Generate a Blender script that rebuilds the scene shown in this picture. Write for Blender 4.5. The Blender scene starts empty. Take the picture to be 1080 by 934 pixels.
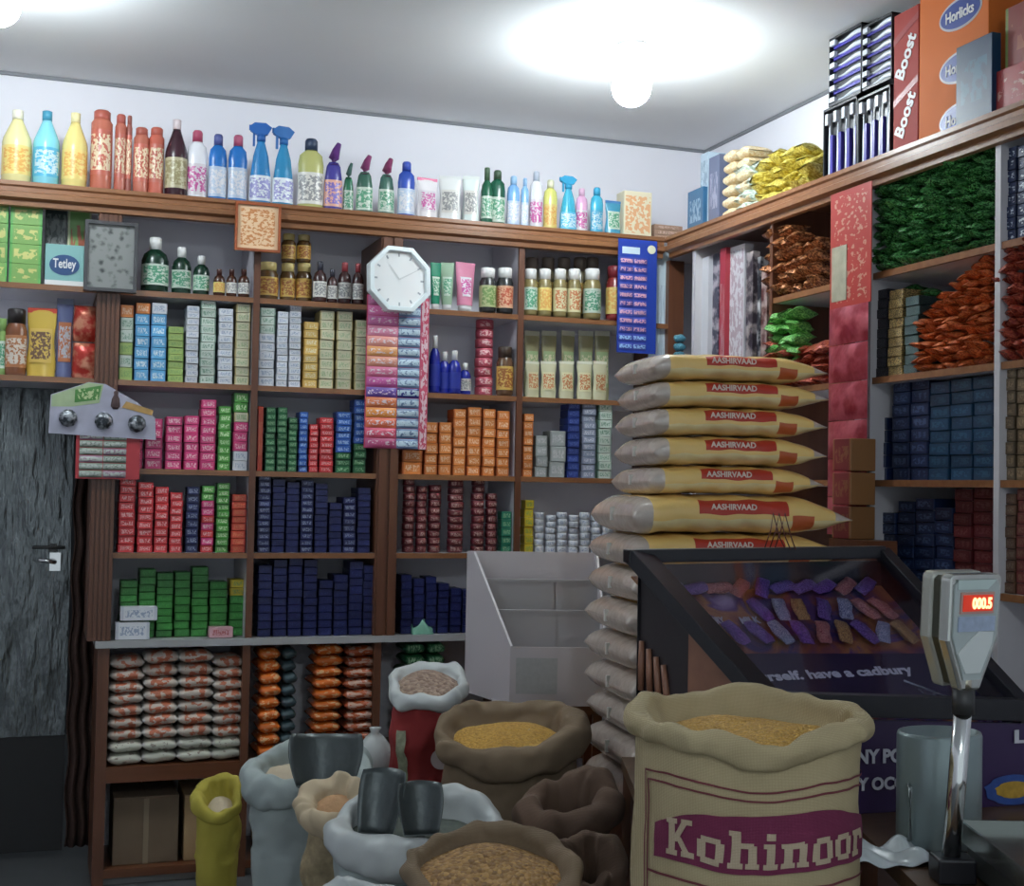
import bpy, bmesh, math, random
from mathutils import Vector, Matrix
random.seed(7)
SC = bpy.context.scene
COL = SC.collection
PI = math.pi

# ------------------------------------------------------------------ camera
F = 1414.0; CX, CY = 540.0, 467.0
EYE = Vector((0, 0, 1.45))
def _dir(vx, vy): return Vector(((vx - CX) / F, -(vy - CY) / F, -1.0)).normalized()
_Y = _dir(40, 505)                                # straight into the back wall
_X = _dir(4550, 588); _X = (_X - _Y * _X.dot(_Y)).normalized()
_Z = _X.cross(_Y)
ROT = Matrix((_X, _Y, _Z))                        # camera axes -> world axes
cam_d = bpy.data.cameras.new('camera'); cam = bpy.data.objects.new('camera', cam_d); COL.objects.link(cam)
cam_d.sensor_fit = 'HORIZONTAL'; cam_d.sensor_width = 36.0; cam_d.lens = F * 36.0 / 1080.0
cam_d.clip_start = 0.05
cam.matrix_world = Matrix.Translation(EYE) @ ROT.to_4x4()
SC.camera = cam

# ------------------------------------------------------------------ light, sky, exposure
SC.view_settings.view_transform = 'Standard'; SC.view_settings.look = 'None'
SC.view_settings.gamma = 1.0; SC.view_settings.use_curve_mapping = False
SC.view_settings.exposure = 0.0
WORLD_STRENGTH = 0.66
LAMP_W = 38.0
LAMP2_W = 26.0
w = bpy.data.worlds.new('world'); SC.world = w; w.use_nodes = True
w.node_tree.nodes['Background'].inputs[0].default_value = (0.80, 0.92, 1.0, 1)
w.node_tree.nodes['Background'].inputs[1].default_value = WORLD_STRENGTH

# ------------------------------------------------------------------ pixel measurements -> places
def ray(px, py):
    return ROT @ Vector(((px - CX) / F, -(py - CY) / F, -1.0))
def onY(px, py, Y): d = ray(px, py); return EYE + d * ((Y - EYE.y) / d.y)
def onX(px, py, X): d = ray(px, py); return EYE + d * ((X - EYE.x) / d.x)
def atD(px, py, D): return EYE + ray(px, py) * D
def onZ(px, py, Z): d = ray(px, py); return EYE + d * ((Z - EYE.z) / d.z)
RIGHT = ROT @ Vector((1, 0, 0)); RIGHT.z = 0; RIGHT.normalize()
FWD = ROT @ Vector((0, 0, -1)); FWD.z = 0; FWD.normalize()
CAMYAW = math.atan2(RIGHT.y, RIGHT.x)

# ------------------------------------------------------------------ materials
def nodes_mat(name):
    m = bpy.data.materials.new(name); m.use_nodes = True
    nt = m.node_tree; b = nt.nodes['Principled BSDF']
    return m, nt, b
def N(nt, t, **kw):
    n = nt.nodes.new(t)
    for k, v in kw.items(): setattr(n, k, v)
    return n
def rgb(c): return (c[0], c[1], c[2], 1)
_mc = {}
def mat(c, rough=0.5, metal=0.0, noise=0.0, nscale=20, bump=0.0, spec=0.5, coat=0.0):
    key = (c, rough, metal, noise, nscale, bump, spec, coat)
    if key in _mc: return _mc[key]
    m, nt, b = nodes_mat('mat')
    b.inputs['Base Color'].default_value = rgb(c); b.inputs['Roughness'].default_value = rough
    b.inputs['Metallic'].default_value = metal; b.inputs['Specular IOR Level'].default_value = spec
    b.inputs['Coat Weight'].default_value = coat
    if noise or bump:
        tc = N(nt, 'ShaderNodeTexCoord'); nz = N(nt, 'ShaderNodeTexNoise'); nz.inputs['Scale'].default_value = nscale
        nz.inputs['Detail'].default_value = 4
        nt.links.new(tc.outputs['Object'], nz.inputs['Vector'])
        if noise:
            mx = N(nt, 'ShaderNodeMix', data_type='RGBA')
            mx.inputs[6].default_value = rgb([x * (1 - noise) for x in c]); mx.inputs[7].default_value = rgb([min(1, x * (1 + noise)) for x in c])
            nt.links.new(nz.outputs['Fac'], mx.inputs[0]); nt.links.new(mx.outputs[2], b.inputs['Base Color'])
        if bump:
            bp = N(nt, 'ShaderNodeBump'); bp.inputs['Strength'].default_value = bump; bp.inputs['Distance'].default_value = 0.01
            nt.links.new(nz.outputs['Fac'], bp.inputs['Height']); nt.links.new(bp.outputs['Normal'], b.inputs['Normal'])
    _mc[key] = m; return m

def wood(c1, c2, rough=0.35, vertical=False, sc=1.0):
    m, nt, b = nodes_mat('wood')
    tc = N(nt, 'ShaderNodeTexCoord'); mp = N(nt, 'ShaderNodeMapping')
    mp.inputs['Scale'].default_value = (30 * sc, 30 * sc, 1.5 * sc) if vertical else (1.5 * sc, 30 * sc, 30 * sc)
    nz = N(nt, 'ShaderNodeTexNoise'); nz.inputs['Scale'].default_value = 1.6; nz.inputs['Detail'].default_value = 6
    mx = N(nt, 'ShaderNodeMix', data_type='RGBA'); mx.inputs[6].default_value = rgb(c1); mx.inputs[7].default_value = rgb(c2)
    L = nt.links.new
    L(tc.outputs['Object'], mp.inputs[0]); L(mp.outputs[0], nz.inputs['Vector']); L(nz.outputs['Fac'], mx.inputs[0])
    L(mx.outputs[2], b.inputs['Base Color']); b.inputs['Roughness'].default_value = rough
    return m
_pc = {}
def pack(base, ink=(.9, .9, .9), side=None, sx=7.0, sz=2.2, zone=(.36, .26), rough=0.38, thr=.5, spots=None):
    """printed carton or film: a zone of small lettering, coloured ends"""
    key = (base, ink, side, sx, sz, zone, rough, thr)
    if key in _pc: return _pc[key]
    m, nt, b = nodes_mat('print'); L = nt.links.new
    tc = N(nt, 'ShaderNodeTexCoord'); sp = N(nt, 'ShaderNodeSeparateXYZ'); L(tc.outputs['Generated'], sp.inputs[0])
    oi = N(nt, 'ShaderNodeObjectInfo')
    mp = N(nt, 'ShaderNodeMapping'); mp.inputs['Scale'].default_value = (sx, 2, sz)
    ad = N(nt, 'ShaderNodeVectorMath', operation='ADD'); L(tc.outputs['Generated'], mp.inputs[0])
    L(mp.outputs[0], ad.inputs[0])
    cb = N(nt, 'ShaderNodeCombineXYZ'); ml = N(nt, 'ShaderNodeMath', operation='MULTIPLY'); ml.inputs[1].default_value = 3.0
    L(oi.outputs['Random'], ml.inputs[0]); L(ml.outputs[0], cb.inputs[1]); L(cb.outputs[0], ad.inputs[1])
    nz = N(nt, 'ShaderNodeTexNoise'); nz.inputs['Scale'].default_value = 2.3; nz.inputs['Detail'].default_value = 2.5
    L(ad.outputs[0], nz.inputs['Vector'])
    def math_(op, a, b_):
        n = N(nt, 'ShaderNodeMath', operation=op)
        for i, v in ((0, a), (1, b_)):
            if isinstance(v, (int, float)): n.inputs[i].default_value = v
            else: L(v, n.inputs[i])
        return n.outputs[0]
    ax = math_('ABSOLUTE', math_('SUBTRACT', sp.outputs[0], .5), 0)
    az = math_('ABSOLUTE', math_('SUBTRACT', sp.outputs[2], .5), 0)
    zn = math_('MULTIPLY', math_('LESS_THAN', ax, zone[0]), math_('LESS_THAN', az, zone[1]))
    tx = math_('MULTIPLY', math_('GREATER_THAN', nz.outputs['Fac'], thr), zn)
    m1 = N(nt, 'ShaderNodeMix', data_type='RGBA'); m1.inputs[6].default_value = rgb(base); m1.inputs[7].default_value = rgb(side or base)
    L(math_('GREATER_THAN', ax, .41), m1.inputs[0])
    m2 = N(nt, 'ShaderNodeMix', data_type='RGBA'); L(m1.outputs[2], m2.inputs[6]); m2.inputs[7].default_value = rgb(ink)
    L(tx, m2.inputs[0])
    vr = N(nt, 'ShaderNodeMix', data_type='RGBA', blend_type='MULTIPLY'); vr.inputs[0].default_value = 1
    g = math_('ADD', math_('MULTIPLY', oi.outputs['Random'], .3), .78)
    cc = N(nt, 'ShaderNodeCombineColor'); [L(g, cc.inputs[i]) for i in range(3)]
    L(m2.outputs[2], vr.inputs[6]); L(cc.outputs[0], vr.inputs[7])
    L(vr.outputs[2], b.inputs['Base Color']); b.inputs['Roughness'].default_value = rough
    _pc[key] = m; return m
def foil(c1, c2, rough=.25, scale=18, metal=.35):
    m, nt, b = nodes_mat('film'); L = nt.links.new
    tc = N(nt, 'ShaderNodeTexCoord'); nz = N(nt, 'ShaderNodeTexNoise'); nz.inputs['Scale'].default_value = scale; nz.inputs['Detail'].default_value = 3
    oi = N(nt, 'ShaderNodeObjectInfo'); ad = N(nt, 'ShaderNodeVectorMath', operation='ADD')
    L(tc.outputs['Object'], ad.inputs[0]); L(oi.outputs['Random'], ad.inputs[1]); L(ad.outputs[0], nz.inputs['Vector'])
    cr = N(nt, 'ShaderNodeValToRGB'); cr.color_ramp.elements[0].position = .42; cr.color_ramp.elements[1].position = .6
    cr.color_ramp.elements[0].color = rgb(c1); cr.color_ramp.elements[1].color = rgb(c2)
    L(nz.outputs['Fac'], cr.inputs[0]); L(cr.outputs[0], b.inputs['Base Color'])
    bp = N(nt, 'ShaderNodeBump'); bp.inputs['Strength'].default_value = .5; bp.inputs['Distance'].default_value = .01
    L(nz.outputs['Fac'], bp.inputs['Height']); L(bp.outputs[0], b.inputs['Normal'])
    b.inputs['Roughness'].default_value = rough; b.inputs['Metallic'].default_value = metal
    return m
def emis(c, s):
    m, nt, b = nodes_mat('glow'); b.inputs['Emission Color'].default_value = rgb(c); b.inputs['Emission Strength'].default_value = s
    b.inputs['Base Color'].default_value = rgb(c); return m
def clear_film(alpha=.12, rough=.08, tint=(1, 1, 1)):
    m, nt, b = nodes_mat('clear'); L = nt.links.new
    tr = N(nt, 'ShaderNodeBsdfTransparent'); gl = N(nt, 'ShaderNodeBsdfGlossy'); gl.inputs['Roughness'].default_value = rough
    tr.inputs[0].default_value = rgb(tint)
    mx = N(nt, 'ShaderNodeMixShader'); mx.inputs[0].default_value = alpha
    L(tr.outputs[0], mx.inputs[1]); L(gl.outputs[0], mx.inputs[2]); L(mx.outputs[0], nt.nodes['Material Output'].inputs[0])
    return m

def weave(c, c2, scale=180, bump=.35):
    m, nt, b = nodes_mat('weave'); L = nt.links.new
    tc = N(nt, 'ShaderNodeTexCoord')
    w1 = N(nt, 'ShaderNodeTexWave', bands_direction='Z'); w2 = N(nt, 'ShaderNodeTexWave', bands_direction='X')
    for q in (w1, w2): q.inputs['Scale'].default_value = scale / 1.3; q.inputs['Distortion'].default_value = 1.5; L(tc.outputs['Object'], q.inputs['Vector'])
    mu = N(nt, 'ShaderNodeMath', operation='MULTIPLY'); L(w1.outputs['Fac'], mu.inputs[0]); L(w2.outputs['Fac'], mu.inputs[1])
    nz = N(nt, 'ShaderNodeTexNoise'); nz.inputs['Scale'].default_value = 9; nz.inputs['Detail'].default_value = 5; L(tc.outputs['Object'], nz.inputs['Vector'])
    a = N(nt, 'ShaderNodeMath', operation='ADD'); L(mu.outputs[0], a.inputs[0]); L(nz.outputs['Fac'], a.inputs[1])
    mr = N(nt, 'ShaderNodeMapRange'); mr.inputs[1].default_value = .2; mr.inputs[2].default_value = 1.3; L(a.outputs[0], mr.inputs[0])
    mx = N(nt, 'ShaderNodeMix', data_type='RGBA'); mx.inputs[6].default_value = rgb(c2); mx.inputs[7].default_value = rgb(c)
    L(mr.outputs[0], mx.inputs[0]); L(mx.outputs[2], b.inputs['Base Color'])
    bp = N(nt, 'ShaderNodeBump'); bp.inputs['Strength'].default_value = bump; bp.inputs['Distance'].default_value = .003
    L(a.outputs[0], bp.inputs['Height']); L(bp.outputs[0], b.inputs['Normal'])
    b.inputs['Roughness'].default_value = .85
    return m
def grain_mat(c1, c2, scale=160):
    m, nt, b = nodes_mat('grain'); L = nt.links.new
    tc = N(nt, 'ShaderNodeTexCoord'); v = N(nt, 'ShaderNodeTexVoronoi'); v.inputs['Scale'].default_value = scale; L(tc.outputs['Object'], v.inputs['Vector'])
    sp = N(nt, 'ShaderNodeSeparateColor'); L(v.outputs['Color'], sp.inputs[0])
    mx = N(nt, 'ShaderNodeMix', data_type='RGBA'); mx.inputs[6].default_value = rgb(c1); mx.inputs[7].default_value = rgb(c2)
    L(sp.outputs[0], mx.inputs[0]); L(mx.outputs[2], b.inputs['Base Color'])
    bp = N(nt, 'ShaderNodeBump', invert=True); bp.inputs['Strength'].default_value = 1; bp.inputs['Distance'].default_value = .006
    L(v.outputs['Distance'], bp.inputs['Height']); L(bp.outputs[0], b.inputs['Normal']); b.inputs['Roughness'].default_value = .6
    return m

# ------------------------------------------------------------------ mesh builder
class MB:
    def __init__(s): s.v = []; s.f = []; s.m = []; s.sm = []
    def add(s, vs, fs, mi=0, smooth=False):
        o = len(s.v); s.v += [tuple(v) for v in vs]
        for f in fs: s.f.append([i + o for i in f]); s.m.append(mi); s.sm.append(smooth)
    def box(s, x0, x1, y0, y1, z0, z1, mi=0):
        v = [(x, y, z) for x in (x0, x1) for y in (y0, y1) for z in (z0, z1)]
        s.add(v, [(0, 1, 3, 2), (4, 6, 7, 5), (0, 4, 5, 1), (2, 3, 7, 6), (0, 2, 6, 4), (1, 5, 7, 3)], mi)
    def quadbox(s, a, b, c, d, n, mi=0):
        """slab over the quad a b c d, thickness vector n"""
        p = [Vector(q) for q in (a, b, c, d)]; q = [x + Vector(n) for x in p]
        s.add(p + q, [(0, 1, 2, 3), (7, 6, 5, 4), (0, 4, 5, 1), (1, 5, 6, 2), (2, 6, 7, 3), (3, 7, 4, 0)], mi)
    def lathe(s, prof, seg=16, sx=1, sy=1, cx=0, cy=0, mi=0, cap=True, smooth=True, z0=0):
        vs = []; fs = []
        for r, z in prof:
            for k in range(seg):
                a = 2 * PI * k / seg; vs.append((cx + r * sx * math.cos(a), cy + r * sy * math.sin(a), z + z0))
        for i in range(len(prof) - 1):
            for k in range(seg):
                k2 = (k + 1) % seg; fs.append((i * seg + k, i * seg + k2, (i + 1) * seg + k2, (i + 1) * seg + k))
        s.add(vs, fs, mi, smooth)
        if cap:
            s.add(vs[:seg], [tuple(range(seg - 1, -1, -1))], mi); s.add(vs[-seg:], [tuple(range(seg))], mi)
    def tube(s, pts, r, seg=8, mi=0, smooth=True):
        pts = [Vector(p) for p in pts]; vs = []; fs = []
        rr = r if isinstance(r, (list, tuple)) else [r] * len(pts)
        for i, p in enumerate(pts):
            t = (pts[min(i + 1, len(pts) - 1)] - pts[max(i - 1, 0)]).normalized()
            u = t.cross(Vector((0, 0, 1)));
            if u.length < .05: u = t.cross(Vector((1, 0, 0)))
            u.normalize(); w_ = t.cross(u)
            for k in range(seg):
                a = 2 * PI * k / seg; vs.append(p + (u * math.cos(a) + w_ * math.sin(a)) * rr[i])
        for i in range(len(pts) - 1):
            for k in range(seg):
                k2 = (k + 1) % seg; fs.append((i * seg + k, (i + 1) * seg + k, (i + 1) * seg + k2, i * seg + k2))
        s.add(vs, fs, mi, smooth); s.add(vs[:seg], [tuple(range(seg))], mi); s.add(vs[-seg:], [tuple(range(seg - 1, -1, -1))], mi)
    def prism(s, poly, y0, y1, mi=0):
        n = len(poly); v = [(x, y0, z) for x, z in poly] + [(x, y1, z) for x, z in poly]
        s.add(v, [tuple(range(n)), tuple(range(2 * n - 1, n - 1, -1))] + [(i, i + n, (i + 1) % n + n, (i + 1) % n) for i in range(n)], mi)
    def grid(s, fn, nu, nv, mi=0, closeu=False, smooth=True, mf=None):
        vs = [fn(i / (nu if closeu else nu - 1), j / (nv - 1)) for i in range(nu) for j in range(nv)]
        o = len(s.v); s.v += [tuple(v) for v in vs]
        for i in range(nu if closeu else nu - 1):
            for j in range(nv - 1):
                i2 = (i + 1) % nu
                s.f.append([o + i * nv + j, o + i2 * nv + j, o + i2 * nv + j + 1, o + i * nv + j + 1])
                s.m.append(mf((i + .5) / nu, (j + .5) / (nv - 1)) if mf else mi); s.sm.append(smooth)
    def mesh(s, name, mats, bevel=0):
        me = bpy.data.meshes.new(name); me.from_pydata(s.v, [], s.f)
        for m in (mats if isinstance(mats, (list, tuple)) else [mats]): me.materials.append(m)
        me.polygons.foreach_set('material_index', s.m); me.polygons.foreach_set('use_smooth', s.sm)
        bm = bmesh.new(); bm.from_mesh(me)
        bmesh.ops.remove_doubles(bm, verts=bm.verts, dist=1e-6)
        bmesh.ops.recalc_face_normals(bm, faces=bm.faces)
        if bevel:
            ed = [e for e in bm.edges if len(e.link_faces) == 2 and e.calc_face_angle(0) > .6]
            bmesh.ops.bevel(bm, geom=ed, offset=bevel, segments=2, affect='EDGES', profile=.5)
        bm.to_mesh(me); bm.free(); me.update()
        return me
    def build(s, name, mats, parent=None, loc=None, rz=None, bevel=0):
        return link(name, s.mesh(name, mats, bevel), parent, loc, rz)
def link(name, me, parent=None, loc=None, rz=None, scale=None):
    o = bpy.data.objects.new(name, me); COL.objects.link(o)
    if parent is not None: o.parent = parent
    if loc is not None: o.location = loc
    if rz is not None: o.rotation_euler = (0, 0, rz)
    if scale is not None: o.scale = scale
    return o
def tag(o, label, cat, group=None, kind=None):
    o['label'] = label; o['category'] = cat
    if group: o['group'] = group
    if kind: o['kind'] = kind
    return o
def thing(name, label, cat, loc=(0, 0, 0), rz=0, group=None):
    o = bpy.data.objects.new(name, None); COL.objects.link(o); o.empty_display_size = .05
    o.location = loc; o.rotation_euler = (0, 0, rz); tag(o, label, cat, group); return o
def struct(name, mb, m, bevel=0):
    o = mb.build(name, m, bevel=bevel); o['kind'] = 'structure'; return o
def dup(root, loc, rz=None, label=None):
    r = root.copy(); COL.objects.link(r); r.location = loc
    if rz is not None: r.rotation_euler = (0, 0, rz)
    if label: r['label'] = label
    for ch in root.children:
        c = ch.copy(); COL.objects.link(c); c.parent = r; c.matrix_parent_inverse = ch.matrix_parent_inverse.copy()
    return r
def textmesh(s, size, offset=0.0, extrude=0.0008, fit=None, shear=0, spacing=1.0):
    cu = bpy.data.curves.new('lettering', 'FONT'); cu.body = s; cu.size = size; cu.offset = offset; cu.extrude = extrude
    cu.align_x = 'CENTER'; cu.align_y = 'CENTER'; cu.shear = shear; cu.resolution_u = 3; cu.space_character = spacing
    ob = bpy.data.objects.new('t', cu); COL.objects.link(ob); bpy.context.view_layer.update()
    me = bpy.data.meshes.new_from_object(ob.evaluated_get(bpy.context.evaluated_depsgraph_get()))
    bpy.data.objects.remove(ob)
    if fit:
        xs = [v.co.x for v in me.vertices]; ys = [v.co.y for v in me.vertices]
        wx = max(xs) - min(xs); wy = max(ys) - min(ys); cx = (max(xs) + min(xs)) / 2; cy = (max(ys) + min(ys)) / 2
        for v in me.vertices: v.co.x = (v.co.x - cx) * fit[0] / wx; v.co.y = (v.co.y - cy) * fit[1] / wy
    return me
def text(s, m, parent, loc, fit, shear=0, offset=.0, rot=None, name='lettering', ex=.0008):
    """lettering on a face that looks along local -y (rot: other orientation)"""
    me = textmesh(s, .1, offset, ex, fit, shear); me.materials.append(m)
    o = link(name, me, parent, loc); o.rotation_euler = rot or (PI / 2, 0, 0); return o

ORD = 'zero first second third fourth fifth sixth seventh eighth ninth tenth eleventh twelfth thirteenth fourteenth fifteenth sixteenth'.split()

# ------------------------------------------------------------------ the room
YF = 5.03; YB = 5.38; XR = 2.45; XW = 2.80; ZCEIL = 2.985
M_wall = mat((.88, .87, .93), .75, noise=.04, nscale=3)
M_ceil = mat((.80, .82, .84), .7, noise=.04, nscale=2)
M_wood = wood((.10, .032, .014), (.20, .075, .032), .32)
M_woodv = wood((.085, .03, .016), (.17, .066, .032), .38, vertical=True)
M_lip = wood((.17, .065, .025), (.33, .15, .065), .28)
M_dark = mat((.012, .011, .012), .6)
M_white = mat((.8, .8, .8), .5)
M_ink = mat((.85, .85, .85), .5)

def mbox(*a):
    m = MB(); m.box(*a); return m
struct('ceiling', mbox(-1.6, XW + .1, -1.5, YB + .1, ZCEIL, ZCEIL + .1), M_ceil)
struct('floor', mbox(-1.6, XW + .1, -1.5, 8.2, -.1, 0), mat((.10, .105, .11), .45, noise=.25, nscale=5))
x_post = onY(100, 800, YF).x + .02                        # where the doorway ends and the shelving begins
struct('wall_back', mbox(x_post + .02, XW + .1, YB, YB + .1, 0, ZCEIL), M_wall)
struct('wall_back_upper', mbox(-1.6, x_post + .02, YB, YB + .1, 1.80, ZCEIL), M_wall)
struct('wall_right', mbox(XW, XW + .1, -1.5, YB, 0, ZCEIL), M_wall)
struct('wall_left', mbox(-1.7, -1.6, -1.5, 8.2, 0, ZCEIL), M_wall)
# thin dark joint where the ceiling board meets the walls
struct('trim_1', mbox(-1.6, XW, YB - .012, YB, ZCEIL - .012, ZCEIL), mat((.22, .23, .25), .6))
struct('trim_2', mbox(XW - .012, XW, -1.5, YB - .012, ZCEIL - .012, ZCEIL), mat((.22, .23, .25), .6))
# the passage behind the doorway is dark
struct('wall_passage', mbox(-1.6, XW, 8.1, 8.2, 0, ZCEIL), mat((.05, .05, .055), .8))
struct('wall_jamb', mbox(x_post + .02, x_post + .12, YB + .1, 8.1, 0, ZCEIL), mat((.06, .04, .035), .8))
# steel door
m, nt, b = nodes_mat('steel_sheet')
tc = N(nt, 'ShaderNodeTexCoord'); mp = N(nt, 'ShaderNodeMapping'); mp.inputs['Scale'].default_value = (7, 7, 1.6)
nz = N(nt, 'ShaderNodeTexNoise'); nz.inputs['Scale'].default_value = 2.2; nz.inputs['Detail'].default_value = 5
bp = N(nt, 'ShaderNodeBump'); bp.inputs['Strength'].default_value = .8; bp.inputs['Distance'].default_value = .03
nt.links.new(tc.outputs['Object'], mp.inputs[0]); nt.links.new(mp.outputs[0], nz.inputs['Vector']); nt.links.new(nz.outputs['Fac'], bp.inputs['Height'])
nt.links.new(bp.outputs[0], b.inputs['Normal']); b.inputs['Base Color'].default_value = (.16, .175, .18, 1); b.inputs['Metallic'].default_value = .75; b.inputs['Roughness'].default_value = .26
M_steel = m
YD = 5.50
xl = -1.0; xr = onY(74, 600, YD).x
zb = onY(40, 776, YD).z
door = MB(); door.box(xl, xr, YD, YD + .04, zb, 1.86)
door = struct('door_1', door, M_steel)
kick = MB(); kick.box(xl, xr, YD + .005, YD + .035, .02, zb)
kick.build('kick_panel', mat((.02, .02, .021), .7), door)
h = MB(); p = onY(58, 592, YD)
h.box(p.x - .02, p.x + .02, YD - .012, YD, p.z - .035, p.z + .035); h.tube([(p.x, YD - .01, p.z), (p.x, YD - .05, p.z), (p.x - .06, YD - .05, p.z + .01)], .008)
h.build('door_handle', mat((.8, .8, .8), .2, 1.0), door)
lt = MB(); q = onY(60, 577, YD); lt.tube([(q.x - .09, YD - .012, q.z), (q.x + .03, YD - .012, q.z)], .006); lt.box(q.x - .03, q.x, YD - .012, YD, q.z - .015, q.z + .015)
lt.build('door_bolt', mat((.05, .05, .05), .4), door)
# curtain between door and shelving
cu = MB(); xa = onY(76, 600, 5.44).x; xb = x_post + .015
def cf(u, v):
    return (xa + (xb - xa) * u + .006 * math.sin(v * 40), 5.43 + .018 * math.sin(u * 22), .05 + v * 1.74)
cu.grid(cf, 40, 40)
o = cu.build('curtain', mat((.045, .02, .014), .8, noise=.3, nscale=12)); tag(o, 'dark brown curtain hanging beside the steel door', 'curtain')
so = o.modifiers.new('s', 'SOLIDIFY'); so.thickness = .004

# ------------------------------------------------------------------ lamps
def lamp(P, W, label):
    t = thing('ceiling_lamp', label, 'lamp', P)
    g = MB(); g.lathe([(.0, ZCEIL - P.z), (.055, ZCEIL - P.z), (.055, ZCEIL - P.z - .012), (.03, ZCEIL - P.z - .03), (.026, .066), (.0, .066)], 20)
    g.build('lamp_holder', M_white, t)
    g = MB(); r = .068
    g.lathe([(.0, -r)] + [(r * math.sin(q * PI / 12), -r * math.cos(q * PI / 12)) for q in range(1, 11)] + [(.024, .062), (.024, .07), (0, .07)], 24, cap=False); g.build('bulb', emis((.88, .97, 1.0), 140), t)
    l = bpy.data.lights.new('lamp_light', 'POINT'); l.energy = W; l.color = (.86, .95, 1.0); l.shadow_soft_size = .072
    lo = bpy.data.objects.new('lamp_light', l); COL.objects.link(lo); lo.parent = t; lo.location = (0, 0, 0)
    return t
P1 = atD(666, 92, 4.62); lamp(P1, LAMP_W, 'lit white globe bulb on the ceiling near the corner of the shelves')
P2 = atD(-3, 4, 4.0); lamp(P2, LAMP2_W, 'lit white globe bulb on the ceiling above the yellow bottles')

P3 = Vector((.5, -.9, ZCEIL - .16)); lamp(P3, 165, 'added globe bulb out of view over the customer side, brightening the shelves')  # lamp added out of view to throw front light into the compartments

# ------------------------------------------------------------------ shelving
L1, L2, L3, L4, L5, LT = .876, 1.190, 1.495, 1.815, 2.143, 2.497
TH = .020
def bX(px, py): return onY(px, py, YF).x
def rY(px, py): return onX(px, py, XR).y
def part(name, mb, m, root, bevel=0):
    o = mb.build(name, m, root, bevel=bevel); o.location = -root.location; return o
def crown(mb, a, b_, out, z1, mi=0):
    """moulded front edge running a->b, stepping outwards along 'out'"""
    prof = [(0, 0), (.030, 0), (.030, -.014), (.022, -.020), (.022, -.034), (.034, -.040), (.034, -.058), (.014, -.066), (.014, -.084), (0, -.088)]
    A = Vector(a); B = Vector(b_); O = Vector(out); n = len(prof)
    vs = [A + O * p + Vector((0, 0, z1 + q)) for p, q in prof] + [B + O * p + Vector((0, 0, z1 + q)) for p, q in prof]
    mb.add(vs, [tuple(range(n)), tuple(range(2 * n - 1, n - 1, -1))] + [(i, i + n, (i + 1) % n + n, (i + 1) % n) for i in range(n)], mi)
def reeded(mb, x0, x1, y0, y1, z0, z1, n=5):
    mb.box(x0, x1, y0, y1, z0, z1)
    wd = (x1 - x0) / n
    for k in range(n): mb.box(x0 + wd * (k + .18), x0 + wd * (k + .82), y0 - .008, y0, z0, z1)

XL = -1.0
X0a, X0b = bX(98, 450), bX(123, 450)
X1 = bX(267.5, 450); X2a, X2b = bX(397, 500), bX(420, 500)
X3 = bX(548, 420); X4 = XR + .005
wu = thing('wall_shelving', 'brown varnished wooden shelving filling the whole back wall', 'shelving', (XL, YF, L1))
e = .34
g = MB(); reeded(g, X0a, X0b, YF, YF + e, L1, LT - .088); part('post', g, M_woodv, wu)
g = MB(); reeded(g, X2a, X2b, YF, YF + e, L1, LT - .088, 2); part('post', g, M_woodv, wu)
g = MB(); g.box(X4, X4 + .07, YF, YF + e, L1, LT - .088); part('post', g, M_woodv, wu)
for X in (X1, X3):
    g = MB(); g.box(X - .012, X + .012, YF, YF + .014, L1, LT - .03); g.box(X - .012, X + .012, YF + .014, YF + e, L1, LT - .03, 1); part('divider', g, [M_woodv, mat((.6, .58, .63), .4)], wu)
M_lam = mat((.78, .76, .82), .4)
LAM = [M_lip, M_lam]
def shelf(xa, xb, z):
    g = MB(); g.box(xa, xb, YF + .004, YF + .016, z - TH, z); g.box(xa, xb, YF + .016, YB - .002, z - TH, z, 1); part('shelf', g, LAM, wu)
cols = [(X0b, X1 - .012), (X1 + .012, X2a), (X2b, X3 - .012), (X3 + .012, X4)]
for xa, xb in cols:
    for z in (L2, L3, L4, L5): shelf(xa, xb, z)
shelf(XL, X0a, L5); shelf(XL, X0a, L4)
g = MB(); g.box(XL, X4 + .34, YF + .0, YB - .002, LT - .015, LT - .001); g.box(XL, X4 + .34, YF + .0, YB - .002, LT - .03, LT - .015, 1); part('top_board', g, [M_wood, M_lam], wu)
g = MB(); crown(g, (XL, YF, 0), (X4 - .035, YF, 0), (0, -1, 0), LT); part('moulding', g, M_lip, wu)

# cupboard base under the shelving
cb = thing('base_cabinet', 'brown open wooden cabinet under the wall shelves holding packets and cartons', 'cabinet', (X0a, YF, 0))
CX0, CX1 = bX(100, 800), X4
g = MB(); g.box(CX0 - .01, CX1, YF - .012, YB - .002, L1 - .026, L1 - .001, 0); part('worktop', g, mat((.42, .42, .42), .3), cb)
g = MB(); g.box(CX0, CX0 + .04, YF, YB - .002, 0, L1 - .026); part('side_panel', g, M_woodv, cb)
for X in (X1 - .005, X2a + .02, X3): g = MB(); g.box(X - .014, X + .014, YF, YB - .002, 0, L1 - .026); part('divider', g, M_woodv, cb)
ZC1 = onY(190, 806, YF).z; ZC0 = onY(150, 915, YF).z
g = MB(); g.box(CX0 + .04, CX1, YF + .004, YB - .002, ZC1 - .055, ZC1); part('shelf', g, M_wood, cb)
g = MB(); g.box(CX0 + .04, CX1, YF + .004, YB - .002, ZC0 - .03, ZC0); part('bottom_board', g, M_wood, cb)
g = MB(); g.box(CX0 + .04, CX1, YF + .03, YF + .045, 0, ZC0 - .03); part('plinth', g, mat((.25, .25, .24), .6), cb)

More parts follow.
